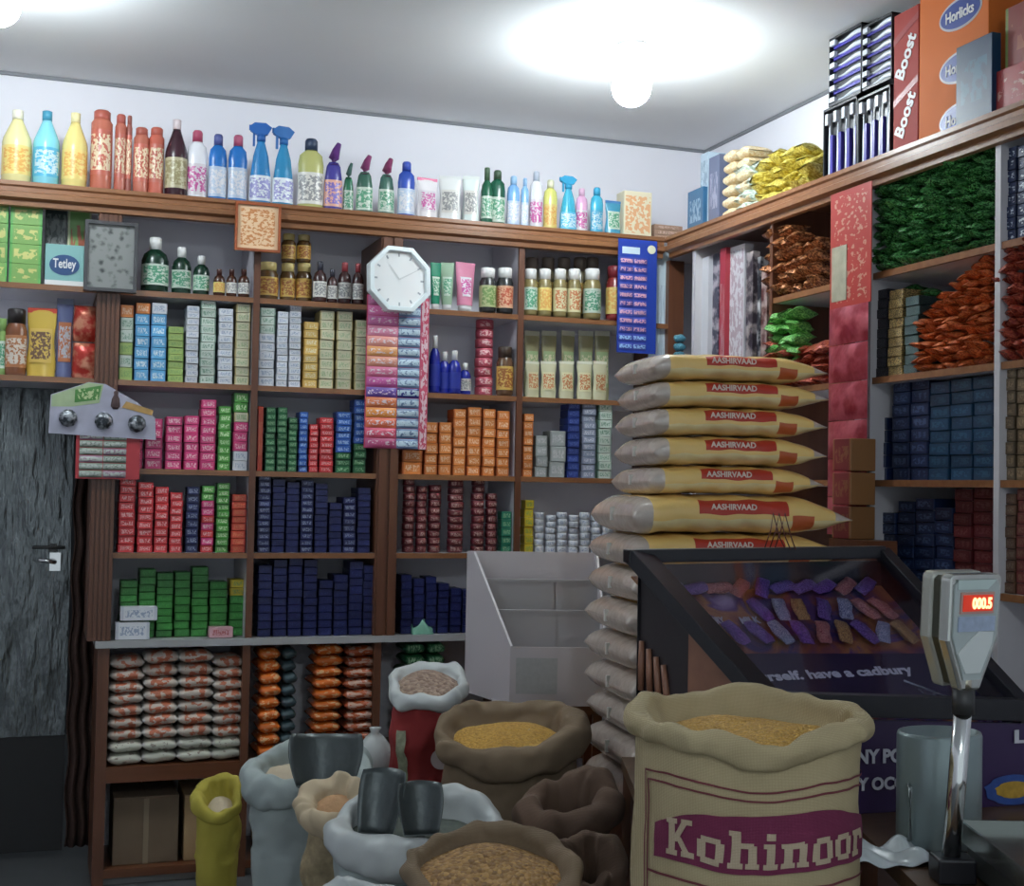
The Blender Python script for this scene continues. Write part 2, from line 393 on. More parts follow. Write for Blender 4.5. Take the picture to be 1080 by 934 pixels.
# right-hand shelving: shelves face -X
YE = YF - .01; YN = 2.25
rs = thing('wall_shelving', 'brown wooden shelving with white posts along the side wall', 'shelving', (XR, YN, 0))
RY0 = rY(731, 350); RY1 = rY(813, 300); RY2 = rY(915, 400); RY3 = rY(1052, 300)
M_post = mat((.60, .58, .60), .45, noise=.08, nscale=8)
g = MB(); crown(g, (XR, YN, 0), (XR, YF - .035, 0), (-1, 0, 0), LT); part('moulding', g, M_lip, rs)
g = MB(); g.box(XR, XW - .002, YN, YE, LT - .03, LT - .001); part('top_board', g, M_wood, rs)
for i, (Y, t, mm) in enumerate(((RY0, .025, M_post), (RY1, .02, M_woodv), (RY2, .03, M_post), (RY3, .022, M_post), (2.45, .022, M_post))):
    g = MB(); g.box(XR, XW - .002, Y - t / 2, Y + t / 2, 0, LT - .03)
    if i == 2: g.box(XR - .006, XR, Y - .024, Y + .024, 0, LT - .09)
    part('upright', g, mm, rs)
def rshelf(ya, yb, z):
    g = MB(); g.box(XR + .004, XR + .016, yb, ya, z - TH, z); g.box(XR + .016, XW - .002, yb, ya, z - TH, z, 1); part('shelf', g, LAM, rs)
rshelf(RY1 - .01, RY2 + .015, L5); rshelf(RY1 - .01, RY2 + .015, L4)
for z in (L5, L4, L3, L2, L1):
    rshelf(RY2 - .015, RY3 + .011, z); rshelf(RY3 - .011, 2.46, z)
for z in (L3, L2, L1): rshelf(YE, RY0 + .012, z); rshelf(RY0 - .012, RY1 + .01, z); rshelf(RY1 - .01, RY2 + .015, z)
rshelf(YE, RY0 + .012, L4); rshelf(RY0 - .012, RY1 + .01, L4)

# ------------------------------------------------------------------ cartons stacked in columns
_ub = {}
def ubox(key, m, bev=.03):
    """unit carton: x 0..1, y 0..1, z 0..1"""
    if key not in _ub:
        g = MB(); g.box(0, 1, 0, 1, 0, 1); g2 = g.mesh(key, m, bev); _ub[key] = g2
    return _ub[key]
def ucyl(key, m):
    if key not in _ub:
        g = MB(); g.lathe([(.46, 0), (.5, .08), (.5, .92), (.46, 1)], 16, cx=.5, cy=.5); _ub[key] = g.mesh(key, m)
    return _ub[key]
def upillow(key, m):
    """unit packet lying flat, crimped at both ends"""
    if key not in _ub:
        g = MB()
        def f(u, v):
            x = v; a = 2 * PI * u; t = (1 - abs(2 * v - 1) ** 3.2) ** .6 if 0 < v < 1 else 0
            c, s_ = math.cos(a), math.sin(a); sg = lambda q: math.copysign(abs(q) ** .6, q)
            return (x, .5 + .5 * (.86 + .14 * t) * sg(c), .5 + (.46 * t + .04) * sg(s_) + .05 * math.sin(9 * v + 2) * t)
        g.grid(f, 20, 15, closeu=True); _ub[key] = g.mesh(key, m)
    return _ub[key]
PLACES = {}
def column(name, desc, cat, group, mesh, x0, x1, z0, z1, n, depth, side='back', front=.02, jit=.0015, place='', col=1, ncol=1, mats=None, tilt=0):
    for k in range(n):
        h = (z1 - z0) / n
        lb = desc
        pos = ('topmost' if k == n - 1 else 'lowest' if k == 0 else ORD[min(k + 1, 16)] + ' up')
        lb = f'{desc}, {pos} in {ORD[col]} stack {place}' if n > 1 else f'{desc}, {ORD[col]} {place}'
        me = mesh if not mats else mats[k]
        w_ = (x1 - x0); j = random.uniform(-jit, jit)
        if side == 'back': loc = (x0 + .0015 + j, YF + front + random.uniform(0, .006), z0 + k * h + .0002); rz = 0
        else: loc = (XR + front + random.uniform(0, .006), x0 - .0015 - j, z0 + k * h + .0002); rz = -PI / 2; w_ = x0 - x1
        o = link(name, me, None, loc, rz + random.uniform(-.02, .02), (w_ - .003, depth, h - .0012))
        if tilt: o.rotation_euler[1] = random.uniform(-tilt, tilt)
        tag(o, lb, cat, group)
def fill(name, desc, cat, group, level, ybase, specs, place, depth=.1, shape=ubox, side='back', front=.02, tilt=0, start=1):
    """specs: (px0, px1, ytop, n, key, material[, colour word])"""
    for i, s_ in enumerate(specs):
        a, b_, yt, n, key, m = s_[:6]; word = s_[6] if len(s_) > 6 else ''
        ym = (yt + ybase) / 2
        P = (lambda x, y: onY(x, y, YF + front)) if side == 'back' else (lambda x, y: onX(x, y, XR + front))
        ax = P(a, ym); bx_ = P(b_, ym); zt = P((a + b_) / 2, yt).z
        x0, x1 = (ax.x, bx_.x) if side == 'back' else (ax.y, bx_.y)
        mats = None
        if isinstance(m, list): mats = [shape(key + str(id(q)), q) for q in m]; n = len(m)
        me = None if mats else shape(key, m)
        column(name, (word + ' ' + desc).strip(), cat, group, me, x0, x1, level + .0005, zt, n, depth, side, front, place=place, col=i + start, mats=mats, tilt=tilt)

# ------------------------------------------------------------------ stock on the back-wall shelves
W = (.86, .86, .84); RED = (.62, .02, .035); NAVY = (.008, .012, .085); GRN = (.03, .24, .06); PINK = (.72, .06, .22)
p_pink = pack(PINK, (.9, .55, .6), (.5, .02, .12)); p_red = pack((.62, .035, .04), (.85, .45, .45), (.5, .02, .03)); p_red2 = pack((.6, .07, .03), (.7, .2, .1), (.45, .03, .02))
p_green = pack((.08, .32, .05), (.6, .75, .45), (.05, .22, .04)); p_cream = pack((.62, .6, .42), (.35, .45, .25), (.5, .42, .2)); p_white = pack((.74, .76, .80), (.35, .42, .55), (.6, .63, .7))
p_wgreen = pack((.6, .68, .6), (.2, .35, .25), (.2, .32, .25)); p_lblue = pack((.12, .42, .72), (.75, .85, .9), (.1, .3, .6)); p_lime = pack((.36, .48, .14), (.2, .35, .1), (.25, .4, .1))
p_orng = pack((.75, .25, .06), (.9, .6, .4), (.5, .12, .03)); p_yell = pack((.75, .5, .14), (.85, .75, .5), (.6, .35, .08)); p_blue = pack((.02, .1, .42), (.35, .5, .75), (.02, .06, .25))
p_navy = pack(NAVY, (.04, .06, .17), (.008, .012, .06), thr=.58); p_navyw = pack(NAVY, (.28, .32, .45), (.008, .012, .06)); p_dkgreen = pack((.015, .12, .04), (.25, .45, .25), (.01, .07, .03))
p_leaf = pack((.03, .22, .03), (.07, .34, .07), (.02, .15, .02), thr=.55); p_mar = pack((.16, .025, .03), (.42, .25, .22), (.1, .01, .02), sx=4); p_yl = pack((.7, .55, .04), (.3, .4, .1), (.5, .35, .02))
p_gry = pack((.4, .43, .42), (.6, .6, .6), (.3, .32, .3)); p_dgry = pack((.28, .32, .42), (.6, .62, .7), (.2, .22, .3)); p_brn = pack((.07, .03, .02), (.2, .1, .06), None)
p_rnd = pack((.5, .08, .12), (.8, .5, .5), None, sx=3); p_carton = pack((.24, .17, .10), (.12, .08, .05), (.22, .155, .09), rough=.8, thr=.62)

fill('balm_box', 'slim ointment carton', 'box', None, L4, 398, [
    (126, 141, 321, 6, 'a', [p_lime, p_wgreen, p_lime, p_wgreen, p_wgreen, p_orng], 'pale green'),
    (142, 158, 319, 7, 'b', [p_lblue] * 6 + [p_orng], 'light blue'), (159, 176, 319, 7, 'c', [p_lblue] * 6 + [p_white], 'pale blue'),
    (177, 194, 344, 8, 'lime', p_lime, 'lime green'), (196, 210, 322, 12, 'white', p_white, 'white'), (211, 228, 317, 10, 'wgreen', p_wgreen, 'white and dark green'),
    (230, 246, 325, 11, 'white', p_white, 'white'), (248, 264, 320, 9, 'cream', p_cream, 'cream')], 'over the pink soap', .11)
fill('balm_box', 'slim ointment carton', 'box', None, L4, 403, [
    (273, 290, 324, 9, 'd', [p_white] * 6 + [p_wgreen] * 3, 'white'), (292, 304, 328, 12, 'white', p_white, 'white'), (305, 318, 321, 13, 'white', p_white, 'white'),
    (320, 336, 339, 8, 'yell', p_yell, 'yellow'), (337, 353, 327, 8, 'cream', p_cream, 'cream'), (355, 372, 328, 8, 'cream', p_cream, 'cream'), (374, 390, 337, 8, 'cream', p_cream, 'cream')], 'under the clock', .11)
fill('soap_box', 'soap carton', 'box', None, L3, 493, [
    (134, 151, 446, 5, 'pink', p_pink, 'pink'), (153, 172, 441, 5, 'pink', p_pink, 'pink'), (174, 192, 439, 6, 'pink', p_pink, 'pink'), (194, 210, 438, 6, 'pink', p_pink, 'pink'), (211, 228, 421, 8, 'pink', p_pink, 'pink'),
    (230, 244, 428, 8, 'green', p_green, 'green'), (246, 262, 414, 8, 'e', [p_white, p_white, p_pink, p_pink, p_pink, p_cream, p_green, p_green], 'mixed')], 'third shelf up', .08)
fill('soap_box', 'toilet soap carton', 'box', None, L3, 495, [
    (272, 278, 428, 1, 'red2', p_red2, 'red'), (280, 291, 429, 10, 'dkgreen', p_dkgreen, 'dark green'), (292, 303, 429, 10, 'dkgreen', p_dkgreen, 'dark green'), (304, 314, 440, 9, 'dkgreen', p_dkgreen, 'dark green'),
    (315, 325, 434, 10, 'blue', p_blue, 'blue'), (326, 336, 447, 8, 'red', p_red, 'red'), (337, 352, 440, 9, 'red', p_red, 'red'), (354, 371, 434, 9, 'f', [p_dkgreen] * 3 + [p_blue] * 6, 'blue'), (373, 387, 421, 10, 'g', [p_dkgreen] * 4 + [p_blue] * 6, 'blue')], 'beside the wide post', .08)
fill('detergent_bar', 'wrapped washing bar', 'soap', None, L3, 492, [
    (424, 446, 474, 2, 'orng', p_orng, 'orange'), (448, 462, 445, 5, 'orng', p_orng, 'orange'), (463, 477, 445, 5, 'orng', p_orng, 'orange'), (478, 492, 431, 7, 'orng', p_orng, 'orange'),
    (493, 508, 429, 7, 'orng', p_orng, 'orange'), (509, 523, 431, 7, 'orng', p_orng, 'orange'), (524, 538, 433, 7, 'orng', p_orng, 'orange')], 'above the maroon tins', .09)
fill('cream_box', 'small cream carton', 'box', None, L3, 497, [
    (552, 563, 436, 8, 'orng', p_orng, 'orange'), (565, 578, 459, 4, 'gry', p_gry, 'grey'), (580, 597, 454, 3, 'gry', p_gry, 'pale grey'), (599, 612, 424, 10, 'blue2', pack((.02, .04, .2), (.1, .15, .4), None), 'dark blue'), (614, 629, 423, 11, 'dgry', p_dgry, 'grey and white'), (631, 646, 425, 9, 'gw', p_wgreen, 'green')], 'beside the flour bags', .09)
fill('soap_box', 'wrapped soap bar', 'soap', None, L2, 578, [
    (125, 143, 503, 9, 'red', p_red, 'red'), (145, 162, 508, 9, 'red', p_red, 'red'), (163, 178, 513, 8, 'red', p_red, 'red'), (179, 193, 519, 8, 'red', p_red, 'red'),
    (196, 210, 513, 8, 'navyw', p_navyw, 'navy'), (212, 226, 512, 9, 'h', [p_red, p_pink, p_red, p_pink, p_red, p_pink, p_pink, p_green, p_green], 'pink and green'), (228, 242, 509, 10, 'green', p_green, 'green'), (244, 260, 521, 8, 'red2', p_red2, 'orange-red')], 'above the green cartons', .09)
fill('toothpaste_box', 'navy toothpaste carton', 'box', None, L2, 578, [
    (x, x + 14, t, n, 'navy' if i % 3 else 'navyw2', p_navy if i % 3 else p_navyw) for i, (x, t, n) in enumerate([(272, 500, 12), (287, 505, 11), (302, 508, 11), (317, 506, 11), (332, 509, 11), (347, 530, 7), (362, 524, 8), (377, 514, 10)])], 'under the red soap', .13)
fill('coil_tin', 'round maroon tin', 'tin', None, L2, 578, [
    (426, 439, 504, 10, 'tin', p_mar), (440, 452, 512, 9, 'tin', p_mar), (453, 467, 511, 9, 'tin', p_mar), (474, 491, 506, 10, 'tin', p_mar), (499, 513, 504, 10, 'tin', p_mar), (514, 526, 520, 8, 'tin', p_mar)], 'beside the wide post', .055, shape=ucyl)
fill('matchbox', 'matchbox', 'box', None, L2, 578, [(529, 540, 539, 5, 'gr3', pack((.02, .2, .12), (.3, .5, .3), None), 'green'), (553, 563, 527, 6, 'yl', p_yl, 'yellow')], 'beside the white rolls', .05)
fill('thread_roll', 'white paper-wrapped roll', 'roll', None, L2, 578, [
    (565 + 12 * i, 576 + 12 * i, 540 + (i % 2) * 3, 6, 'roll', p_white) for i in range(7)], 'beside the flour bags', .04, shape=ucyl)
fill('noodle_box', 'green carton', 'box', None, L1, 668, [
    (126, 145, 612, 8, 'leaf', p_leaf), (146, 164, 600, 9, 'leaf', p_leaf), (165, 183, 604, 9, 'leaf', p_leaf), (184, 201, 603, 8, 'leaf', p_leaf), (202, 220, 598, 9, 'leaf', p_leaf), (221, 240, 613, 7, 'leaf', p_leaf), (242, 262, 611, 7, 'i', [p_leaf] * 5 + [p_yl] * 2, 'yellow-topped')], 'on the worktop', .1, front=.07)
fill('medicine_box', 'long white carton', 'box', None, L1, 668, [(121, 158, 656, 1, 'wb', p_white), ], 'beside the worktop end', .045, front=.012)
o = link('medicine_box', ubox('wb', p_white), None, (bX(127, 650), YF + .012, onY(140, 655, YF).z + .001), 0, (.13, .045, .05)); tag(o, 'long white carton lying on top of another white carton', 'box')
fill('medicine_box', 'flat pink and white carton', 'box', None, L1, 668, [(220, 246, 661, 1, 'pkb', pack((.6, .35, .38), (.4, .1, .1), None))], 'before green boxes', .045, front=.012)
for nm, a, pl in (('B', 272, 'beneath the toothpaste'), ):
    fill('toothpaste_box', 'dark blue toothpaste carton', 'box', None, L1, 665, [
        (x, x + 15, t, n, 'navy3', p_navy) for (x, t, n) in [(272, 596, 9), (288, 590, 10), (304, 588, 10), (320, 590, 10), (336, 612, 7), (352, 606, 8), (368, 592, 9), (383, 596, 9)]], pl, .13)
fill('toothpaste_box', 'small navy carton', 'box', None, L1, 663, [
    (x, x + 12, t, n, 'navy4', p_navyw if (x % 3) else p_navy) for (x, t, n) in [(423, 606, 8), (436, 610, 7), (449, 608, 8), (462, 615, 7), (475, 620, 6), (488, 622, 6)]], 'beside white bin', .1)

# ---- bottles, jars, tins: one maker, many recipes
def bottle(kind, px, ybase, wpx, ytop, body, cap, label, name, desc, cat, level, side='back', front=.06, rough=.25, lab2=None):
    P = onY(px, ybase, YF + front) if side == 'back' else onX(px, ybase, XR + front)
    T = onY(px, ytop, YF + front) if side == 'back' else onX(px, ytop, XR + front)
    sc = (ray(px, ybase) * ((P - EYE).length / ray(px, ybase).length)); dep = P.y / ray(px, ybase).y if side == 'back' else P.x / ray(px, ybase).x
    w_ = wpx * dep / F; H = T.z - level; r = w_ / 2
    t = thing(name, desc, cat, (P.x, P.y, level + .0005), random.uniform(-.25, .25))
    Mb = mat(body, rough, spec=.6) if isinstance(body, tuple) else body
    Mc = mat(cap, .4) if isinstance(cap, tuple) else cap
    Ml = mat(label, .5) if isinstance(label, tuple) else label
    sy = .62; g = MB(); c = MB(); l = MB()
    if kind == 'round':       # cordial / cleaner bottle with a long neck
        g.lathe([(r * .86, 0), (r, H * .03), (r, H * .55), (r * .93, H * .62), (r * .45, H * .82), (r * .32, H * .88)], 18)
        c.lathe([(r * .38, H * .87), (r * .38, H * .99), (r * .2, H)], 12); l.lathe([(r * 1.015, H * .12), (r * 1.015, H * .5)], 18, cap=False)
    elif kind == 'oval':      # flat-sided household bottle
        g.lathe([(r * .9, 0), (r, H * .04), (r * .95, H * .35), (r, H * .64), (r * .88, H * .77), (r * .5, H * .83), (r * .42, H * .85)], 18, sy=sy)
        c.lathe([(r * .5, H * .84), (r * .5, H * .97), (r * .38, H)], 12); l.lathe([(r * 1.02, H * .08), (r * .97, H * .3), (r * 1.02, H * .52)], 18, sy=sy, cap=False)
    elif kind == 'aerosol':
        g.lathe([(r * .95, 0), (r, H * .02), (r, H * .84), (r * .7, H * .9)], 18); c.lathe([(r * .78, H * .86), (r * .78, H * .98), (r * .6, H)], 16)
        l.lathe([(r * 1.01, H * .2), (r * 1.01, H * .75)], 18, cap=False)
    elif kind == 'spray':     # trigger bottle
        g.lathe([(r * .9, 0), (r, H * .03), (r * .96, H * .32), (r * .7, H * .6), (r * .36, H * .76), (r * .34, H * .8)], 18, sy=sy)
        c.lathe([(r * .4, H * .78), (r * .4, H * .86)], 12); c.prism([(-r * 1.0, H * .9), (-r * 1.0, H * .96), (-r * .6, H), (r * .4, H), (r * .95, H * .95), (r * .55, H * .86), (-r * .45, H * .86)], -r * .22, r * .22); c.box(-r * .75, -r * .55, -r * .1, r * .1, H * .72, H * .88)
        c.box(-r * 1.1, -r * .95, -r * .12, r * .12, H * .91, H * .97)
        l.lathe([(r * 1.02, H * .06), (r * .97, H * .36)], 18, sy=sy, cap=False)
    elif kind == 'duck':      # toilet cleaner with a bent neck
        g.lathe([(r * .92, 0), (r, H * .04), (r * .92, H * .5), (r * .75, H * .66), (r * .5, H * .72)], 18, sy=sy)
        c.tube([(0, 0, H * .68), (0, 0, H * .78), (r * .25, 0, H * .9), (r * .55, 0, H)], [r * .6, r * .55, r * .42, r * .26], 10)
        l.lathe([(r * 1.02, H * .08), (r * .98, H * .46)], 18, sy=sy, cap=False)
    elif kind == 'jar':
        g.lathe([(r * .92, 0), (r, H * .06), (r, H * .68), (r * .78, H * .78), (r * .74, H * .8)], 18); c.lathe([(r * .82, H * .78), (r * .84, H * .98), (r * .76, H)], 18)
        l.lathe([(r * 1.02, H * .12), (r * 1.02, H * .6)], 18, cap=False)
    elif kind == 'vial':      # medicine bottle, tapered shoulder
        g.lathe([(r * .92, 0), (r, H * .04), (r, H * .58), (r * .82, H * .70), (r * .4, H * .78), (r * .38, H * .8)], 18)
        c.lathe([(r * .46, H * .78), (r * .46, H * .98), (r * .4, H)], 12); l.lathe([(r * 1.02, H * .12), (r * 1.02, H * .5)], 18, cap=False)
    elif kind == 'tube':      # squeeze tube standing on its cap
        g.grid(lambda u, v: ((r * (.72 + .28 * v)) * math.cos(2 * PI * u), r * .5 * (1 - v * .92) * math.sin(2 * PI * u), H * .12 + H * .88 * v), 20, 8, closeu=True)
        c.lathe([(r * .62, 0), (r * .66, H * .13)], 16, sy=.7); l.grid(lambda u, v: ((r * (.76 + .2 * v)) * math.cos(PI + PI * u) * .8, -r * .53 * (1 - (v * .5 + .2) * .9) * math.sin(PI * u) - .001, H * .3 + H * .4 * v), 12, 5)
    elif kind == 'pouch':     # stand-up refill pouch
        g.grid(lambda u, v: (r * math.cos(2 * PI * u) * (.93 + .07 * math.sin(9 * v)), r * .55 * (1 - v ** 1.5 * .93) * math.sin(2 * PI * u), H * v), 20, 10, closeu=True)
        c.box(-r * .98, r * .98, -.003, .003, H * .93, H); l.grid(lambda u, v: (r * .75 * (2 * u - 1), -r * .56 * (1 - (.2 + .5 * v) ** 1.5 * .9) * math.sqrt(max(.05, 1 - (.75 * (2 * u - 1)) ** 2)) - .002, H * .2 + H * .5 * v), 8, 6)
    g.build('body', Mb, t)
    if c.v: c.build('seal' if kind == 'pouch' else 'cap', Mc, t)
    if l.v: l.build('label', Ml, t)
    return t
def B(kind, px, yb, w_, yt, body, cap, label, name, desc, cat='bottle', level=LT, **k): return bottle(kind, px, yb, w_, yt, body, cap, label, name, desc, cat, level, **k)
def prt(a, b_, **k): return pack(a, b_, None, sx=3.2, sz=5, zone=(.45, .4), thr=.48, **k)
l_yel = prt((.8, .62, .2), (.75, .4, .1)); l_wb = prt((.75, .8, .85), (.3, .3, .6)); l_red = prt((.5, .12, .08), (.75, .6, .4)); l_pinkw = prt((.75, .7, .75), (.6, .1, .35)); l_mix = prt((.5, .6, .75), (.75, .75, .8))
l_org = prt((.75, .4, .3), (.2, .15, .5)); l_gw = prt((.6, .7, .6), (.1, .35, .2)); l_ft = prt((.7, .66, .4), (.55, .2, .08)); l_amb = prt((.65, .42, .1), (.35, .12, .03)); l_wt = prt((.75, .73, .68), (.3, .3, .3)); l_cy = prt((.1, .5, .75), (.6, .8, .9))
BL = (.02, .16, .5)
B('round', 17, 188, 30, 116, (.82, .74, .36), (.85, .82, .66), l_yel, 'cleaner_bottle', 'pale yellow floor cleaner bottle at the end of the top shelf')
B('round', 48, 189, 27, 117, (.25, .66, .78), (.06, .3, .45), l_cy, 'cleaner_bottle', 'clear blue cleaner bottle with dark blue cap between two yellow ones')
B('round', 78, 190, 26, 119, (.82, .68, .25), (.85, .75, .4), l_yel, 'cleaner_bottle', 'yellow floor cleaner bottle beside the tall red spray cans')
B('aerosol', 106, 192, 22, 117, (.48, .14, .09), (.42, .1, .07), l_red, 'aerosol_can', 'wide tall red-brown spray can beside the yellow bottle', 'spray can')
B('aerosol', 126, 194, 12, 121, (.45, .13, .09), (.4, .09, .07), l_red, 'aerosol_can', 'narrow tall red-brown spray can, second of the row', 'spray can')
B('aerosol', 135, 195, 6, 122, (.3, .1, .08), (.3, .09, .07), l_red, 'aerosol_can', 'thinnest dark red spray can squeezed among the others', 'spray can')
B('aerosol', 148, 196, 16, 135, (.48, .15, .1), (.4, .1, .07), l_red, 'aerosol_can', 'short red-brown spray can, first of the shorter two', 'spray can')
B('aerosol', 164, 197, 16, 135, (.5, .12, .08), (.42, .09, .06), l_red, 'aerosol_can', 'short red-brown spray can touching the dark syrup bottle', 'spray can')
B('round', 185, 200, 23, 126, (.04, .012, .02), (.7, .6, .62), prt((.6, .55, .35), (.35, .3, .15)), 'syrup_bottle', 'dark syrup bottle with a white cap and cream label')
B('oval', 207, 203, 21, 138, (.8, .8, .85), (.4, .06, .12), l_pinkw, 'cleaner_bottle', 'white cleaner bottle with a purple label and dark red cap')
B('oval', 229, 204, 19, 142, BL, (.08, .1, .3), l_mix, 'cleaner_bottle', 'blue bottle with navy cap beside the white one')
B('oval', 250, 206, 20, 143, BL, (.4, .08, .16), l_mix, 'cleaner_bottle', 'blue bottle with red cap beside the tall trigger sprays')
B('spray', 274, 207, 23, 130, (.03, .22, .5), (.02, .12, .42), l_wb, 'spray_bottle', 'tall blue trigger spray bottle, first of two')
B('spray', 298, 208, 23, 134, (.03, .26, .5), (.02, .14, .42), l_wb, 'spray_bottle', 'tall blue trigger spray bottle beside the yellow-green bottle')
B('oval', 327, 213, 27, 147, (.5, .5, .18), (.03, .05, .1), l_wt, 'cleaner_bottle', 'yellow-green liquid bottle with a black cap')
B('duck', 351, 214, 20, 151, (.06, .05, .3), (.12, .03, .2), l_org, 'toilet_cleaner_bottle', 'purple toilet cleaner bottle with a bent red neck')
B('duck', 367, 215, 11, 172, (.02, .14, .07), (.05, .12, .1), l_gw, 'toilet_cleaner_bottle', 'narrow dark green bottle behind the purple one')
B('duck', 384, 217, 18, 164, (.05, .14, .1), (.2, .03, .12), l_gw, 'toilet_cleaner_bottle', 'green bottle with maroon neck, first of the pair')
B('duck', 407, 220, 18, 167, (.05, .13, .1), (.22, .03, .1), l_gw, 'toilet_cleaner_bottle', 'green bottle with maroon neck beside the blue bottle')
B('oval', 428, 222, 19, 171, (.03, .08, .42), (.03, .07, .4), l_mix, 'cleaner_bottle', 'royal blue bottle and cap beside the pink-topped pouch')
B('pouch', 450, 225, 23, 188, (.78, .74, .76), (.6, .06, .2), l_pinkw, 'refill_pouch', 'white refill pouch with a pink top', 'pouch')
B('pouch', 474, 227, 24, 186, (.76, .77, .76), (.7, .72, .7), l_wt, 'refill_pouch', 'plain white refill pouch beside the pink-topped one', 'pouch')
B('pouch', 496, 229, 18, 186, (.72, .8, .78), (.7, .75, .72), l_wt, 'refill_pouch', 'pale refill pouch beside the dark green bottles', 'pouch')
B('vial', 513, 231, 13, 177, (.01, .1, .05), (.05, .1, .05), l_gw, 'antiseptic_bottle', 'narrow dark green bottle, first before the wide one')
B('oval', 524, 232, 17, 180, (.01, .09, .05), (.05, .09, .05), l_gw, 'antiseptic_bottle', 'wide dark green bottle with an oval label')
B('oval', 541, 233, 14, 186, (.2, .42, .75), (.3, .5, .75), l_mix, 'fabric_softener_bottle', 'light blue softener bottle beside the dark green ones')
B('oval', 553, 234, 9, 188, (.25, .5, .78), (.3, .5, .75), l_mix, 'fabric_softener_bottle', 'slim light blue softener bottle before the white one')
B('oval', 565, 235, 14, 181, (.75, .75, .8), (.45, .5, .6), l_pinkw, 'cleaner_bottle', 'white bottle with purple label near the shelf corner')
B('oval', 580, 236, 15, 190, (.7, .7, .2), (.7, .7, .5), l_yel, 'cleaner_bottle', 'small yellow bottle near the shelf corner')
B('spray', 599, 238, 19, 186, (.05, .42, .6), (.03, .35, .6), l_cy, 'spray_bottle', 'cyan trigger spray bottle beside the pink bottle')
B('oval', 613, 240, 13, 199, (.72, .4, .6), (.72, .45, .62), l_pinkw, 'cleaner_bottle', 'pink bottle between two cyan bottles')
B('oval', 629, 241, 15, 198, (.06, .45, .65), (.05, .4, .65), l_cy, 'cleaner_bottle', 'cyan bottle beside the dark blue pouch')
B('pouch', 646, 243, 18, 212, (.06, .3, .45), (.05, .2, .45), l_gw, 'refill_pouch', 'blue-green refill pouch beside the cream carton', 'pouch')
def carton(name, desc, px0, px1, yb, yt, m, level, depth=.08, side='back', front=.03, cat='box', rz=0):
    P = (lambda x, y: onY(x, y, YF + front)) if side == 'back' else (lambda x, y: onX(x, y, XR + front))
    a = P(px0, yb); b_ = P(px1, yb); zt = P((px0 + px1) / 2, yt).z
    w_ = b_.x - a.x if side == 'back' else a.y - b_.y
    g = MB(); g.box(0, w_, 0, depth, 0, zt - level)
    o = g.build(name, m, None, (a.x, a.y, level + .0006), rz + (0 if side == 'back' else -PI / 2), bevel=.0015); tag(o, desc, cat); return o, w_, zt - level
carton('detergent_box', 'cream and orange carton at the corner end of the top shelf', 658, 687, 246, 202, prt((.78, .7, .5), (.75, .4, .2)), LT)
for i in range(3):
    z0 = LT + .0006 + .022 * i
    g = MB(); g.box(0, .13, 0, .09, 0, .021); o = g.build('bar_carton', pack((.45, .28, .2), (.7, .5, .4), None), None, (onY(688, 246, YF + .05).x, YF + .03, z0), bevel=.001)
    tag(o, ['lowest', 'middle', 'topmost'][i] + ' flat brown carton of three stacked in the corner', 'box')

# shelf of dark green and small bottles (first compartment, upper)
DG = (.008, .035, .02)
for px, w_, yt, d in ((163, 28, 251, 'largest dark green honey bottle with a green label'), (191, 20, 261, 'middle-sized dark green bottle with a white cap'), (212, 17, 270, 'smallest of the three dark green white-capped bottles')):
    B('vial', px, 301, w_, yt, DG, W, l_gw, 'tonic_bottle', d, level=L5)
for px, w_, yt, lb, d in ((231, 12, 284, l_yel, 'tiny brown bottle with a yellow-green label'), (244, 11, 284, l_wt, 'tiny brown bottle with a white label'), (257, 12, 284, l_wt, 'tiny brown bottle beside the shelf divider')):
    B('vial', px, 304, w_, yt, (.06, .02, .01), (.06, .015, .01), lb, 'medicine_bottle', d, level=L5, front=.03)
# second compartment: amber jars in tiers, small medicine bottles
def jarz(px, yb, w_, yt, z, desc, lab=l_amb, front=.08):
    bottle('jar', px, yb, w_, yt, (.1, .05, .015), (.62, .5, .2), lab, 'honey_jar', desc, 'jar', z, front=front)
z1 = onY(300, 283, YF + .08).z
jarz(282, 309, 22, 277, L5, 'amber jar with yellow label, first at the bottom of the tiers')
jarz(303, 311, 16, 278, L5, 'amber jar, second along the bottom of the tiers'); jarz(320, 312, 17, 278, L5, 'amber jar, third along the bottom of the tiers')
B('jar', 304, 278, 15, 247, (.1, .05, .015), (.62, .5, .2), l_amb, 'honey_jar', 'amber jar resting on the lower amber jars', 'jar', level=onY(303, 278, YF + .08).z + .002, front=.08)
B('jar', 320, 278, 15, 248, (.1, .05, .015), (.55, .45, .2), l_amb, 'honey_jar', 'amber jar on the upper tier beside the empty space', 'jar', level=onY(320, 278, YF + .08).z + .002, front=.08)
for i, (px, w_, yt) in enumerate(((337, 14, 276), (350, 11, 284), (363, 14, 277), (377, 12, 278))):
    B('vial', px, 316, w_, yt, (.05, .02, .02), ((.3, .05, .06) if i > 1 else (.05, .05, .07)), l_wt, 'medicine_bottle', ('short' if i == 1 else 'brown') + ' medicine bottle, ' + ORD[i + 1] + ' from the amber jars towards the clock', level=L5, front=.03)
